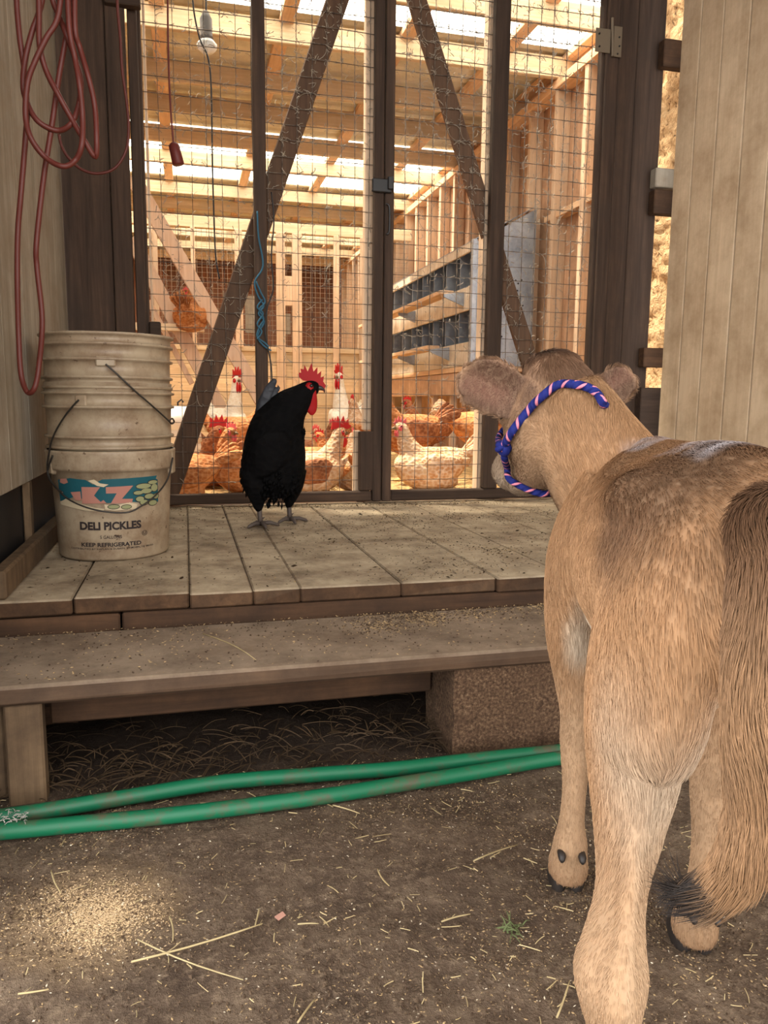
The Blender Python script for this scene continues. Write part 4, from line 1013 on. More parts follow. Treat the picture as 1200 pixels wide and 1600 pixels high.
# head
HP = at_d(868, 592, 1.185); HM = at_d(796, 738, 1.37); HX = (HM - HP).normalized(); HS = HX.cross(ZU).normalized(); HD = HS.cross(HX).normalized(); HL = (HM - HP).length
def hd(t, s, d): return HP + HX * (HL * t) + HS * s + HD * d
def hs(t, d, a, b): return (*hd(t, 0, d), a, b)
mb.loft(refine([hs(-.16, -.03, .03, .03), hs(-.08, -.026, .052, .05), hs(.05, -.024, .060, .060), hs(.22, -.022, .062, .066), hs(.38, -.024, .060, .068), hs(.52, -.024, .051, .060), hs(.68, -.02, .040, .048), hs(.82, -.015, .037, .042), hs(.93, -.012, .040, .040), hs(1.0, -.012, .035, .034), hs(1.05, -.012, .02, .02)]), HD, 24)
mb.loft(refine([(*hd(-.1, 0, .0), .035, .025), (*hd(-.02, 0, .022), .042, .024), (*hd(.08, 0, .03), .04, .02), (*hd(.2, 0, .03), .03, .016)]), HD, 14)          # poll
for s in (-1, 1):
    mb.loft(refine([(*hd(.28, s * .036, .018), .02, .02), (*hd(.36, s * .047, .012), .021, .019), (*hd(.44, s * .036, .008), .016, .016)]), HD, 12)    # brow
    mb.loft(refine([(*hd(.08, s * .045, -.055), .028, .036), (*hd(.3, s * .047, -.064), .026, .034), (*hd(.5, s * .036, -.055), .018, .024)]), HD, 12)  # jaw
# neck from the withers to the back of the skull
n0 = W(0, .215, .555); nkb = W(-.012, .27, .585); nb = hd(-.02, 0, -.04)
mb.loft(refine([(*W(0, .14, .55), .05, .09), (*n0, .082, .124), (*nkb, .074, .112), (*nkb.lerp(nb, .33), .064, .095), (*nkb.lerp(nb, .62), .057, .08), (*nkb.lerp(nb, .85), .055, .07), (*nb, .05, .06)]), (Vector((0, 0, 1)) - Hv * .5), 24)
mb.loft(refine([(*W(0, .28, .53), .07, .08), (*W(0, .28, .53).lerp(hd(.2, -.005, -.055), .45), .064, .066), (*hd(.12, -.005, -.055), .060, .055), (*hd(.36, -.005, -.06), .046, .042), (*hd(.5, 0, -.055), .03, .028)]), Hv, 20)
mb.loft(refine([(*W(0, .29, .54), .04, .05), (*hd(.2, -.006, -.09), .05, .045), (*hd(.45, -.006, -.088), .042, .034), (*hd(.65, -.003, -.07), .034, .028), (*hd(.85, 0, -.048), .032, .026), (*hd(.95, 0, -.04), .022, .016)]), HD, 18)
# ears
def ear(B, T, n, wmax, cup):
    a = (T - B); L = a.length; a.normalize(); n = (n - a * n.dot(a)).normalized(); w = a.cross(n); K = 15; N = 26; k0 = len(mb.v)
    tt = [i / (K - 1) for i in range(K)]
    for t in tt:
        wd = wmax * float(np.interp(t, [0, .2, .4, .62, .78, .9, .97, 1], [.42, .68, .9, 1, .93, .7, .42, .15]))
        for j in range(N):
            ph = 2 * math.pi * j / N; s_ = math.cos(ph)
            p = B + a * (L * t) + w * (wd * s_) + n * (cup * (s_ * s_ - .35) * (1 - .55 * t) + .0065 * math.sin(ph) - .012 * math.sin(math.pi * t))
            mb.v.append(tuple(p))
    for i in range(K - 1):
        for j in range(N): mb.f.append((k0 + i * N + j, k0 + (i + 1) * N + j, k0 + (i + 1) * N + (j + 1) % N, k0 + i * N + (j + 1) % N))
    mb.f.append(tuple(k0 + j for j in range(N))); mb.f.append(tuple(k0 + (K - 1) * N + j for j in reversed(range(N))))
    return B, a, n, w, L, wmax
EL = ear(at_d(842, 645, 1.19), at_d(719, 580, 1.16), -ray(760, 610) + Vector((-.1, 0, -.25)), .047, .02)
ER = ear(at_d(915, 636, 1.225), at_d(991, 582, 1.215), -ray(960, 610) + Vector((-.25, 0, -.1)), .032, .02)
# tail
TP = [(W(0, -.285, .645), .022), (at_d(1204, 815, .53), .024), (at_d(1200, 880, .50), .023), (at_d(1190, 960, .485), .020), (at_d(1180, 1060, .48), .018), (at_d(1178, 1160, .48), .017), (at_d(1180, 1250, .485), .016), (at_d(1166, 1325, .49), .016), (at_d(1132, 1374, .50), .014), (at_d(1096, 1392, .505), .011), (at_d(1072, 1394, .51), .006)]
mb.loft(refine([(*p, r_, r_) for p, r_ in TP]), (1, 0, 0), 14)
cme = fuse(mb, 'calf_body', .0052, 9, .5)

# coat colour, per vertex (the coat's own colours)
co = np.empty(len(cme.vertices) * 3); cme.vertices.foreach_get('co', co); co = co.reshape(-1, 3)
no = np.empty(len(cme.vertices) * 3); cme.vertices.foreach_get('normal', no); no = no.reshape(-1, 3)
A = lambda v_: np.array(v_[:3])
def sstep(a, b, x): t = np.clip((x - a) / (b - a), 0, 1); return t * t * (3 - 2 * t)
TPa = np.array([p[:] for p, _ in TP]); 
def seg_dist(p, P):
    best = np.full(len(p), 9.0); par = np.zeros(len(p))
    for i in range(len(P) - 1):
        a, b = P[i], P[i + 1]; d = b - a; t = np.clip(((p - a) @ d) / (d @ d), 0, 1); q_ = np.linalg.norm(p - (a + t[:, None] * d), axis=1)
        par = np.where(q_ < best, (i + t) / (len(P) - 1), par); best = np.minimum(best, q_)
    return best, par
def vnoise(p, s):
    return np.array([noise.noise((x * s, y * s, z * s)) for x, y, z in p])
on_face = hd(.93, -.04, -.035)
def coat(p, n):
    """linear coat colour, hair length and hair direction at points p"""
    d = p - A(C0); u = d @ A(Rv); v_ = d @ A(Hv); z = p[:, 2]; N = len(p)
    c3 = lambda *a: np.array(srgb(*a)[:3])
    fawn, cream, brown, dark, pale = c3(176, 135, 97), c3(192, 162, 130), c3(130, 92, 62), c3(72, 50, 37), c3(208, 192, 170)
    col = np.tile(fawn, (N, 1)); ln = np.full(N, .013); dr = np.tile(-A(Hv) * .45 + np.array([0, 0, -.9]), (N, 1))
    nz = vnoise(p, 14) * .5 + vnoise(p, 40) * .3
    def mixc(m_, c): 
        nonlocal col
        m_ = np.clip(m_, 0, 1)[:, None]; col = col * (1 - m_) + c * m_
    def mixd(m_, vec):
        nonlocal dr
        m_ = np.clip(m_, 0, 1)[:, None]; dr = dr * (1 - m_) + np.asarray(vec) * m_
    top = sstep(.55, .66, z + .02 * nz) * sstep(.30, .12, v_)
    mixc(top * .55, brown); mixd(sstep(.62, .68, z) * sstep(.3, .1, v_), -A(Hv) + np.array([0, 0, -.1]))
    mixc(sstep(.13, .05, np.sqrt((v_ + .16) ** 2 + (z - .66) ** 2 * 1.2 + (u + .03) ** 2 * .3) + .02 * nz) * .8, c3(96, 68, 48))
    leg = sstep(.42, .26, z + .03 * nz); mixc(leg * .55, cream); ln = ln * (1 - leg) + .006 * leg; mixd(sstep(.46, .38, z), [0, 0, -1.0])
    mixc(sstep(.05, .015, np.abs(u)) * sstep(.47, .40, z) * .8, pale)                                   # belly and between the legs
    inn = (sstep(-.02, .3, (n @ A(Rv)) * -np.sign(u))) * sstep(.5, .36, z) * (v_ < 0); mixc(inn * .55, cream)
    ax = np.linalg.norm((p - A(W(-.085, .13, .415))) * np.array([1, 1, .6]), axis=1); mixc(sstep(.06, .03, ax + .01 * nz) * .9, pale); ln = np.maximum(ln, .02 * sstep(.06, .03, ax))
    mixc(sstep(.10, .02, np.sqrt((v_ + .23) ** 2 + (u + .06) ** 2 + (z - .44) ** 2 * .5)) * .6, pale)
    # dusty white patch on the spine
    dst = sstep(.035, .02, np.abs(u + .01 + .02 * nz)) * sstep(.655, .675, z) * np.maximum(sstep(.10, .05, np.abs(v_ + .08)), sstep(.06, .03, np.abs(v_ - .16)) * .7); mixc(dst * np.clip(.55 + 1.6 * nz, 0, 1) * .95, c3(214, 208, 212))
    # neck
    nk = sstep(.24, .32, v_); mixc(nk * .55, c3(160, 130, 101)); mixd(nk, A((nkb - nb).normalized()) * .8 + np.array([0, 0, -.5])); mixc(nk * sstep(.60, .54, z) * .4, cream)
    # head
    h = p - A(HP); t = (h @ A(HX)) / HL; hsd = h @ A(HS); hdd = h @ A(HD); ish = sstep(.02, .10, v_ - .22) * (np.linalg.norm(p - A(hd(.4, 0, -.02)), axis=1) < .2)
    m_ = ish * sstep(-.15, .0, t) * sstep(.13, .10, np.abs(hsd)); mixc(m_ * .6, c3(140, 110, 84)); mixc(m_ * sstep(.0, .03, hdd) * sstep(.45, .1, t) * .9, c3(110, 76, 54))
    cr = np.linalg.norm((p - A(hd(.05, 0, .055))), axis=1); mixc(sstep(.745, .782, z + .012 * nz) * (v_ > .28) * sstep(.14, .11, np.abs(hsd)) * .85, c3(98, 68, 50)); mixc(sstep(.045, .02, np.linalg.norm(p - A(hd(-.06, -.002, .04)), axis=1) + .008 * nz) * .8, c3(62, 42, 32)); ln = np.where(cr < .05, .014, ln)
    mc = np.linalg.norm(p - A(on_face), axis=1); mixc(sstep(.016, .006, mc) * .75, c3(64, 52, 48))
    mixc(m_ * sstep(.55, .85, t) * .6, c3(172, 154, 134)); mixc(m_ * sstep(.985, 1.04, t), c3(60, 52, 48)); mixd(m_ * sstep(0, .1, t), -A(HX)); ln = np.where(m_ > .3, .006, ln)
    ln = np.where((m_ > .3) & (t < .12) & (hdd > .0), .016, ln)
    # ears
    for (B, a, nn, w, L, wm) in (EL, ER):
        q_ = p - A(B); te = (q_ @ A(a)) / L; se = (q_ @ A(w)) / wm; ne = n @ A(nn); ie = (te > .12) & (te < 1.08) & (np.abs(q_ @ A(nn)) < .05) & (np.abs(se) < 1.25)
        mi = ie * sstep(.12, .3, te); mixc(mi * .75, c3(150, 116, 90)); inner = mi * sstep(.1, .5, ne) * sstep(1.0, .72, np.abs(se)) * sstep(1.0, .86, te)
        mixc(inner * .9, c3(88, 62, 49)); mixc(inner * sstep(.6, .1, np.abs(se + .2)) * sstep(.2, .5, te) * .55, c3(132, 92, 77)); mixd(mi, A(a)); ln = np.where(mi > .3, np.where(inner > .2, .0025, .012), ln)
        dr = np.where((mi > .3)[:, None], A(a) * .6 + A(w) * np.sign(se)[:, None] * .8, dr)
    # tail
    td, tp_ = seg_dist(p, TPa); tm = sstep(.036, .026, td) * (tp_ > .05) * (n @ A(Hv) < .9); mixc(tm * .7, c3(136, 104, 74)); mixc(tm * sstep(.40, .12, tp_) * .85, c3(94, 66, 47))
    mixc(tm * sstep(.74, .86, tp_ + .03 * nz), c3(40, 32, 28)); ti = np.clip((tp_ * (len(TPa) - 1)).astype(int), 0, len(TPa) - 2); tv = TPa[ti + 1] - TPa[ti]; tv /= np.linalg.norm(tv, axis=1)[:, None]
    dr = np.where((tm > .4)[:, None], tv + n * .25, dr); ln = np.where(tm > .4, .020 + .008 * sstep(.5, .9, tp_), ln)
    hoof = sstep(.016, .008, z); mixc(hoof, c3(48, 40, 36)); mixc(sstep(.06, .02, z) * .5, c3(150, 112, 80)); ln = np.where(z < .012, 0, ln)
    col = col * (1 + .22 * nz)[:, None]
    return np.clip(col * .74, 0, 1), ln, dr
ccol, _, _ = coat(co, no)
ca = cme.color_attributes.new('coat', 'FLOAT_COLOR', 'POINT'); ca.data.foreach_set('color', np.c_[ccol, np.ones(len(ccol))].astype(np.float32).ravel())
q = Mat('calf_hide', .75, .2); at = q.n('ShaderNodeAttribute', attribute_name='coat'); v = q.coord((160, 160, 28), rnd=False); n1 = q.noise(v, 1, 4, .6, .5)
q.color(q.mix(q.ramp(n1, [(.35, (0, 0, 0, 1)), (.7, (.35, .35, .35, 1))]), at.outputs['Color'], (.28, .19, .12, 1))); q.bump(n1, .35, .004); M['hide'] = q.m
calf_body = link('body', cme, M['hide'], calf)
# fur
cme.calc_loop_triangles(); tri = np.empty(len(cme.loop_triangles) * 3, dtype=np.int32); cme.loop_triangles.foreach_get('vertices', tri); tri = tri.reshape(-1, 3)
def fur(count, name):
    a, b, c = co[tri[:, 0]], co[tri[:, 1]], co[tri[:, 2]]; ar = np.linalg.norm(np.cross(b - a, c - a), axis=1)
    cen = (a + b + c) / 3
    td, _ = seg_dist(cen, TPa); wgt = ar * (1 + 2.5 * (td < .035)) * (1 + 1.5 * (cen[:, 2] > .70)) * (cen[:, 2] > .012)
    pick = nrg.choice(len(tri), count, p=wgt / wgt.sum()); r1 = np.sqrt(nrg.random(count)); r2 = nrg.random(count)
    w0, w1_, w2_ = 1 - r1, r1 * (1 - r2), r1 * r2
    P = a[pick] * w0[:, None] + b[pick] * w1_[:, None] + c[pick] * w2_[:, None]
    Nn = no[tri[pick, 0]] * w0[:, None] + no[tri[pick, 1]] * w1_[:, None] + no[tri[pick, 2]] * w2_[:, None]; Nn /= np.linalg.norm(Nn, axis=1)[:, None]
    cl, ln, dr = coat(P, Nn); keep = ln > 0; P, Nn, cl, ln, dr = P[keep], Nn[keep], cl[keep], ln[keep], dr[keep]; k = len(P)
    # gentle clumps: the lie of the hair wanders over the coat
    wob = np.c_[vnoise(P, 17), vnoise(P + 7.3, 17), vnoise(P + 3.1, 17)] * .9 + nrg.normal(size=(k, 3)) * .10
    T = dr / np.linalg.norm(dr, axis=1)[:, None] + wob * (.36 * np.clip(ln / .013, .3, 1.3))[:, None]; T -= Nn * (T * Nn).sum(1)[:, None]; T /= np.linalg.norm(T, axis=1)[:, None]
    ln = ln * nrg.uniform(.6, 1.25, k); lift = .30
    pts = np.stack([P - Nn * .0005, P + (T * .33 + Nn * lift * .33) * ln[:, None], P + (T * .68 + Nn * lift * .48) * ln[:, None], P + (T + Nn * lift * .45) * ln[:, None]], 1)
    hc = bpy.data.hair_curves.new(name); hc.add_curves([4] * k)
    hc.attributes['position'].data.foreach_set('vector', pts.astype(np.float32).ravel()) if 'position' in hc.attributes else hc.points.foreach_set('position', pts.astype(np.float32).ravel())
    ra = hc.attributes.new('radius', 'FLOAT', 'POINT'); ra.data.foreach_set('value', np.tile(np.array([.00034, .0003, .0002, .00006], np.float32), k))
    cc = hc.attributes.new('coat', 'FLOAT_COLOR', 'CURVE'); cl = np.clip(cl * nrg.uniform(.78, 1.22, (k, 1)), 0, 1); cc.data.foreach_set('color', np.c_[cl, np.ones(k)].astype(np.float32).ravel())
    o = bpy.data.objects.new(name, hc); COL.objects.link(o); o.parent = calf; o.matrix_parent_inverse = Matrix.Translation(-calf.location)
    fm_ = Mat('calf_fur', .6, .25); fa = fm_.n('ShaderNodeAttribute', attribute_name='coat'); fm_.color(fa.outputs['Color']); hc.materials.append(fm_.m); tag(o, kind='stuff')
fur(170000, 'fur')
# eyes, dew claws, hooves
for s in (-1, 1):
    p = hd(.37, s * .052, .004); MB().loft(refine([(*(p - HS * s * .012), .014, .013), (*(p + HS * s * .002), .014, .013), (*(p + HS * s * .009), .009, .008), (*(p + HS * s * .012), .003, .003)], 3), HD, 14).build('eye', M['eye'], calf, True)
M['hoof'] = flat('dark_hoof', srgb(40, 34, 31), .5, .4)
for s, v0, fr in ((-1, -.192, 0), (1, -.162, 0), (-1, .259, 1), (1, .144, 1)):
    for e in (-1, 1):
        u0 = s * (.080 if fr else .083) + e * .0135
        MB().loft(refine(WS([(u0, v0 + .018, -.004, .0155, .038), (u0, v0 + .016, .006, .015, .036), (u0, v0 + .012, .022, .0135, .030), (u0, v0 + .008, .034, .011, .021)])), Hv, 14).build('hoof', M['hoof'], calf, True)
        b_ = W(s * (.080 if fr else .083) + e * .015, v0 - (.05 if fr else .053), .070)
        MB().loft([(*(b_ + Hv * .012), .006, .0065), (*b_, .006, .0065), (*(b_ - Hv * .004 - ZU * .004), .0045, .0045), (*(b_ - Hv * .005 - ZU * .007), .002, .002)], ZU, 10).build('dew_claw', M['hoof'], calf, True)

# rope halter
from mathutils.bvhtree import BVHTree
bvh = BVHTree.FromPolygons([tuple(v_) for v_ in co], [tuple(t_) for t_ in tri])
def on_calf(px, py, off=.010):
    d = ray(px, py).normalized(); hit = bvh.ray_cast(EYE, d)
    if hit[0] is None: n_ = bvh.find_nearest(EYE + d * 1.26); return n_[0] + n_[1] * off
    return hit[0] + hit[1] * off
def hug(p, off=.009): n_ = bvh.find_nearest(p); return n_[0] + n_[1] * off
q = Mat('braided_rope', .8, .2); tc = q.n('ShaderNodeUVMap'); sep = q.n('ShaderNodeSeparateXYZ'); q.t.links.new(tc.outputs[0], sep.inputs[0])
def sine(a, b, ph):
    m1 = q.n('ShaderNodeMath', operation='MULTIPLY'); q.t.links.new(sep.outputs[0], m1.inputs[0]); m1.inputs[1].default_value = a
    m2 = q.n('ShaderNodeMath', operation='MULTIPLY_ADD'); q.t.links.new(sep.outputs[1], m2.inputs[0]); m2.inputs[1].default_value = b; q.t.links.new(m1.outputs[0], m2.inputs[2])
    m3 = q.n('ShaderNodeMath', operation='ADD'); q.t.links.new(m2.outputs[0], m3.inputs[0]); m3.inputs[1].default_value = ph
    m4 = q.n('ShaderNodeMath', operation='SINE'); q.t.links.new(m3.outputs[0], m4.inputs[0]); return m4.outputs[0]
s1, s2 = sine(12.566, 380, 0), sine(0.0, 130, .6)
mm = q.n('ShaderNodeMath', operation='MULTIPLY'); q.t.links.new(s1, mm.inputs[0]); q.t.links.new(s2, mm.inputs[1])
c = q.ramp(mm.outputs[0], [(.0, srgb(22, 30, 92)), (.3, srgb(28, 42, 122)), (.42, srgb(16, 17, 46)), (.5, srgb(196, 116, 132))]); q.t.nodes[-1].color_ramp.interpolation = 'CONSTANT'
q.color(c); q.bump(mm.outputs[0], .6, .004); M['rope'] = q.m
halter = tag(empty('rope_halter', hd(.4, 0, 0)), 'braided blue and pink rope halter around the calf head', 'halter')
def rope(P, r, name, closed=False):
    P = catmull(P, 8); n = 12; mbx = MB().tube(P, r, n); me = mbx.mesh(name, True); uv = me.uv_layers.new(name='UVMap'); L = [0.0]
    for a, b in zip(P[:-1], P[1:]): L.append(L[-1] + (b - a).length)
    for pl in me.polygons:
        vs_ = list(pl.vertices); js = [i % n for i in vs_]; wrapf = max(js) - min(js) > 2
        for li, i in zip(pl.loop_indices, vs_):
            j = i % n; uv.data[li].uv = ((j + (n if wrapf and j < 2 else 0)) / n, L[min(i // n, len(L) - 1)])
    return link(name, me, M['rope'], halter)
kn = on_calf(796, 697)
crown = [on_calf(x, y) for x, y in ((796, 695), (808, 672), (828, 646), (850, 624), (876, 611), (900, 607), (920, 613), (932, 622), (941, 636))] + [hug(hd(.05, .085, -.06)), hug(hd(.2, .085, -.06)), hug(hd(.4, .065, -.06)), hug(hd(.6, .05, -.03))]
rope(crown, .0062, 'crown_strap')
nose = [kn] + [hug(hd(t_, s_, d_)) for t_, s_, d_ in ((.6, -.05, .0), (.62, -.03, .05), (.62, 0, .06), (.62, .03, .05), (.62, .055, 0), (.6, .05, -.03))]
rope(nose, .0055, 'nose_band')
rope([kn, on_calf(797, 712), on_calf(801, 728), on_calf(808, 748), hug(hd(.62, .0, -.13)), hug(hd(.62, .05, -.09)), hug(hd(.6, .05, -.03))], .0055, 'chin_strap')
kmb = MB()
for e in range(3):
    ax = (Vector((1, .2, 0)), Vector((0, .3, 1)), Vector((.7, 0, .7)))[e].normalized(); b2 = ax.orthogonal().normalized(); b3_ = ax.cross(b2)
    kmb.tube([kn + (b2 * math.cos(w_) + b3_ * math.sin(w_)) * .0085 + ax * .002 * math.sin(2 * w_) for w_ in [2 * math.pi * i / 14 for i in range(15)]], .0052, 8)
kmb.build('knot', M['rope'], halter, True)

# ------------------------------------------------------------------ litter, straw and crumbs
M['straw'] = wood('dry_straw', srgb(144, 124, 86), srgb(192, 174, 132), 'x', None, 0, .3, .6)
M['chip_pale'] = flat('pale_chip', srgb(214, 200, 176), .9, .1); M['chip_tan'] = flat('tan_chip', srgb(172, 146, 108), .9, .1)
M['crumb'] = flat('earth_crumb', srgb(92, 76, 62), 1, 0); M['crumb_dark'] = flat('dark_bit', srgb(58, 46, 36), 1, 0)
def ground_z(x, y):
    h = 0.010 * noise.noise((x * 3, y * 3, 0)) + 0.006 * noise.noise((x * 11, y * 11, 3)) + 0.004 * noise.noise((x * 34, y * 34, 7))
    if 1.5 < y: h += 0.015 * noise.noise((x * 7, y * 7, 1))
    return h - .006
def stalk(a, b, r, n=4, sag=.0):
    t = (b - a); sd_ = Vector((-t.y, t.x, 0)).normalized(); j = rng.uniform(-.06, .06) * t.length
    return [a.lerp(b, i / 5) + sd_ * (j * math.sin(math.pi * i / 5)) + ZU * (sag * math.sin(math.pi * i / 5)) for i in range(6)]
class Litter:
    def __init__(s_): s_.v = []; s_.f = []; s_.m = []; s_.mats = []
    def chips(s_, mt, count, region, zf, lo, hi, thick=.25, clumps=None):
        if mt not in s_.mats: s_.mats.append(mt)
        mi = s_.mats.index(mt)
        for _ in range(count):
            if clumps and rng.random() < clumps[0]:
                cx, cy, sg = rng.choice(clumps[1]); x, y = rng.gauss(cx, sg), rng.gauss(cy, sg)
            else: x, y = region(rng)
            z = zf(x, y)
            if z is None: continue
            L = rng.uniform(lo, hi); w = L * rng.uniform(.2, .6); a = rng.uniform(0, 6.28); d = Vector((math.cos(a), math.sin(a), rng.uniform(-.35, .35))).normalized(); e = d.cross(ZU).normalized(); e = (e + ZU * rng.uniform(-.5, .5)).normalized(); n_ = d.cross(e)
            if n_.z < 0: n_ = -n_
            c = Vector((x, y, z + .001)); k = len(s_.v)
            s_.v += [tuple(q_) for q_ in (c - d * L / 2, c + e * w / 2, c + d * L / 2, c - e * w / 2, c + n_ * w * thick)]
            s_.f += [(k, k + 1, k + 4), (k + 1, k + 2, k + 4), (k + 2, k + 3, k + 4), (k + 3, k, k + 4), (k + 3, k + 2, k + 1, k)]; s_.m += [mi] * 5
        return s_
    def tubes(s_, mt, mbx):
        if mt not in s_.mats: s_.mats.append(mt)
        k = len(s_.v); s_.v += mbx.v; s_.f += [tuple(i + k for i in f) for f in mbx.f]; s_.m += [s_.mats.index(mt)] * len(mbx.f)
    def build(s_, name):
        me = bpy.data.meshes.new(name); me.from_pydata(s_.v, [], s_.f)
        for mt in s_.mats: me.materials.append(M[mt])
        me.polygons.foreach_set('material_index', np.array(s_.m, np.int32)); me.update()
        return tag(link(name, me), kind='stuff')
gr = lambda r_: (r_.uniform(-.42, 1.3), .35 + 1.15 * r_.random() ** 1.2)
sc_ = at_z(150, 1425, 0); gclump = [(sc_.x, sc_.y, .035), (sc_.x + .03, sc_.y - .02, .05)] + [(rng.uniform(-.3, .7), rng.uniform(.5, 1.4), rng.uniform(.03, .1)) for _ in range(16)]
M['crumb_mid'] = flat('brown_crumb', srgb(74, 60, 49), 1, 0)
LG = Litter()
M['sawdust'] = flat('fresh_sawdust', srgb(204, 176, 138), .95, .05)
LG.chips('sawdust', 5500, gr, ground_z, .0012, .005, .3, (1.0, [(sc_.x, sc_.y, .03), (sc_.x + .03, sc_.y - .02, .04), (sc_.x - .03, sc_.y + .03, .04)]))
LG.chips('chip_pale', 2400, gr, ground_z, .0015, .0055, .3, (.35, gclump)).chips('chip_tan', 12000, gr, ground_z, .0012, .006, .3, (.5, gclump))
LG.chips('crumb', 14000, gr, ground_z, .002, .008, .9, (.3, gclump[2:])).chips('crumb_mid', 9000, gr, ground_z, .002, .007, .9, (.4, gclump[2:]))
dz_ = lambda x, y: .3005 if (XL + .04 < x < XR - .02 and 1.80 < y < 3.26) else None
dr_ = lambda r_: (r_.uniform(-.4, 1.6), 3.26 - 1.45 * r_.random() ** 1.3)
dcl = [(rng.uniform(.3, 1.5), rng.uniform(1.85, 3.2), rng.uniform(.03, .12)) for _ in range(22)] + [(x, 3.23, .04) for x in np.arange(-.05, 1.5, .12)]
LD = Litter(); LD.chips('chip_tan', 7000, dr_, dz_, .0015, .007, .3, (.6, dcl)).chips('crumb_mid', 4500, dr_, dz_, .0015, .008, .5, (.6, dcl)).chips('crumb_dark', 2000, dr_, dz_, .002, .011, .4, (.7, dcl)).chips('crumb_dark', 90, dr_, dz_, .010, .022, .3).build('deck_litter')
tz_ = lambda x, y: .2250 if (XL - .03 < x < 1.2 and 1.46 < y < 1.785) else None
tr_ = lambda r_: (r_.uniform(-.4, 1.1), 1.785 - .32 * r_.random() ** 1.8)
tcl = [(rng.uniform(.35, .95), 1.76 - abs(rng.gauss(0, .05)), rng.uniform(.02, .05)) for _ in range(14)]
LT = Litter(); LT.chips('chip_tan', 2600, tr_, tz_, .0015, .009, .35, (.65, tcl)).chips('crumb_mid', 3000, tr_, tz_, .0015, .008, .7, (.6, tcl)).build('step_litter')
mbx = MB()
for _ in range(900):          # loose short straw on the earth
    x, y = gr(rng); a = Vector((x, y, ground_z(x, y) + .003)); th = rng.uniform(0, 6.28); L = rng.choice((rng.uniform(.006, .014), rng.uniform(.006, .016), rng.uniform(.012, .03)))
    mbx.tube(stalk(a, a + Vector((math.cos(th) * L, math.sin(th) * L, rng.uniform(-.001, .004))), 0), rng.uniform(.0004, .0009), 3)
LG.tubes('straw', mbx); LG.build('ground_litter')
mbx = MB()
for _ in range(520):          # tangle under the step, in a darker straw colour
    x, y = rng.uniform(-.38, .6), 1.46 + abs(rng.gauss(.08, .12)); a = Vector((x, y, ground_z(x, y) + rng.uniform(.003, .03))); th = rng.uniform(0, 6.28); L = rng.uniform(.02, .09)
    mbx.tube(stalk(a, a + Vector((math.cos(th) * L, math.sin(th) * L, rng.uniform(-.015, .012))), 0, 4, .006), rng.uniform(.0006, .0014), 3)
tag(mbx.build('straw_tangle', wood('dark_straw', srgb(50, 38, 26), srgb(88, 68, 46), 'x', None, 0, .3)), kind='stuff')
mbx = MB()
for _ in range(1500):         # straw bedding of the coop
    x, y = rng.uniform(-.5, 2.0), 3.42 + 3 * rng.random() ** 2; a = Vector((x, y, .312)); th = rng.uniform(0, 6.28); L = rng.uniform(.03, .09)
    mbx.tube(stalk(a, a + Vector((math.cos(th) * L, math.sin(th) * L, rng.uniform(-.003, .012))), 0), .0016, 3)
tag(mbx.build('bedding_straw', M['straw']), kind='stuff')
def straw(p, q_, r, label, z=None, group=None):
    a = at_z(*p, z if z else .004); b = at_z(*q_, z if z else .004)
    if z is None: a.z = max(.004, ground_z(a.x, a.y) + .004); b.z = max(.004, ground_z(b.x, b.y) + .004)
    tag(MB().tube(stalk(a, b, r), [r, r * 1.1, r, r * .95, r * .9, r * .6], 6).build('straw_stalk', M['straw'], None, True), label, 'straw', group)
straw((205, 1503), (410, 1443), .0014, 'longest straw stalk on the barn earth, crossed by another near the sawdust', None, 'long straw on the earth')
straw((215, 1468), (380, 1531), .0011, 'thin straw stalk crossing over the longest one on the barn earth', None, 'long straw on the earth')
straw((317, 990), (400, 1031), .0013, 'single pale straw stalk lying on the plank step', .2262, 'long straw on the earth')
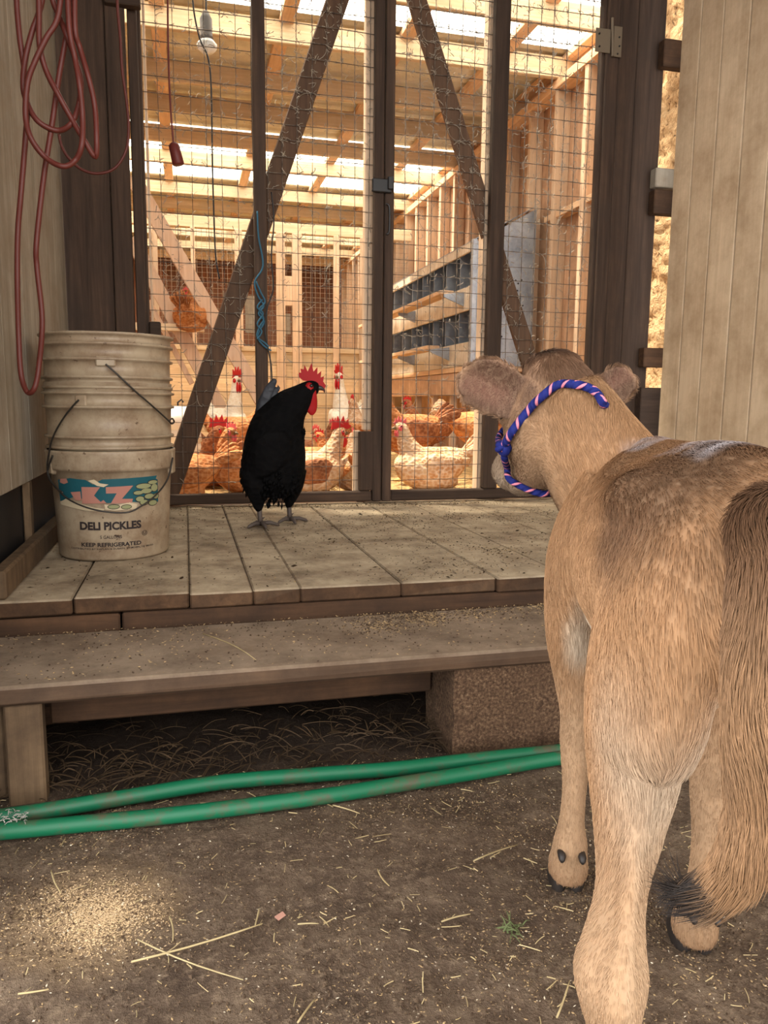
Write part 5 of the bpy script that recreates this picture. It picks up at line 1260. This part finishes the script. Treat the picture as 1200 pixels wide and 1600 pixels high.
for p, q_, lb_ in (((80, 1360), (95, 1395), 'short bright straw stalk lying in the sawdust spill'), ((465, 1444), (498, 1443), 'level straw stub lying just beside the pinkish wood chip'),
                  ((265, 1432), (270, 1470), 'short straw stalk between the sawdust spill and the crossed stalks'), ((405, 1420), (398, 1448), 'straw stub at the far end of the longest stalk'),
                  ((590, 1358), (608, 1384), 'whitish straw stub alone in the middle of the bare earth'), ((740, 1345), (808, 1320), 'thin straw lying toward the calf fore hoof with dark claws'),
                  ((690, 1440), (735, 1428), 'straw stalk lying next to the wilted green grass tuft'), ((870, 1590), (890, 1532), 'straw stalk close beside the calf hind leg'),
                  ((465, 1598), (492, 1561), 'slanting straw stalk at the lowest edge of the view'), ((520, 1258), (562, 1271), 'bent straw lying just in front of the muddy green hose'),
                  ((28, 1553), (76, 1546), 'level straw stub nearer than the sawdust spill, far to the left')):
    straw(p, q_, .0012, lb_, None, 'short straw on the earth')
p = at_z(438, 1434, .003); tag(MB().obox(p + ZU * .003, (.006, .002, .001), (-.002, .005, 0), (0, 0, .0012), .001, .0008).build('wood_chip', flat('pink_chip', srgb(168, 126, 110), .9, .1)), 'small pinkish wood chip lying on the barn earth', 'chip')
gm = MB()
for _ in range(26):
    p = at_z(800 + rng.gauss(0, 9), 1452 + rng.gauss(0, 6), .0); d = Vector((rng.uniform(-1, 1), rng.uniform(-1, 1), rng.uniform(.1, .8))).normalized() * rng.uniform(.012, .03)
    gm.tube([p, p + d * .5, p + d - ZU * .006], [.0012, .001, .0003], 3)
tag(gm.build('grass_tuft', flat('dull_green_grass', srgb(92, 100, 66), .8, .1)), 'small wilted tuft of green grass on the barn earth', 'grass')
p = at_z(1130, 1428, .006); fm2 = MB(); a = Vector((.028, .004, .004)); b = Vector((-.004, .008, 0))
fm2.loft(refine([(*(p - a * .5), .001, .001), (*(p - a * .2), .006, .0012), (*(p + a * .2), .006, .0012), (*(p + a * .5), .001, .001)]), ZU, 8)
tag(fm2.build('feather', flat('white_feather', srgb(226, 222, 214), .8, .1), None, True), 'single white feather on the earth beside the calf fore hoof', 'feather')
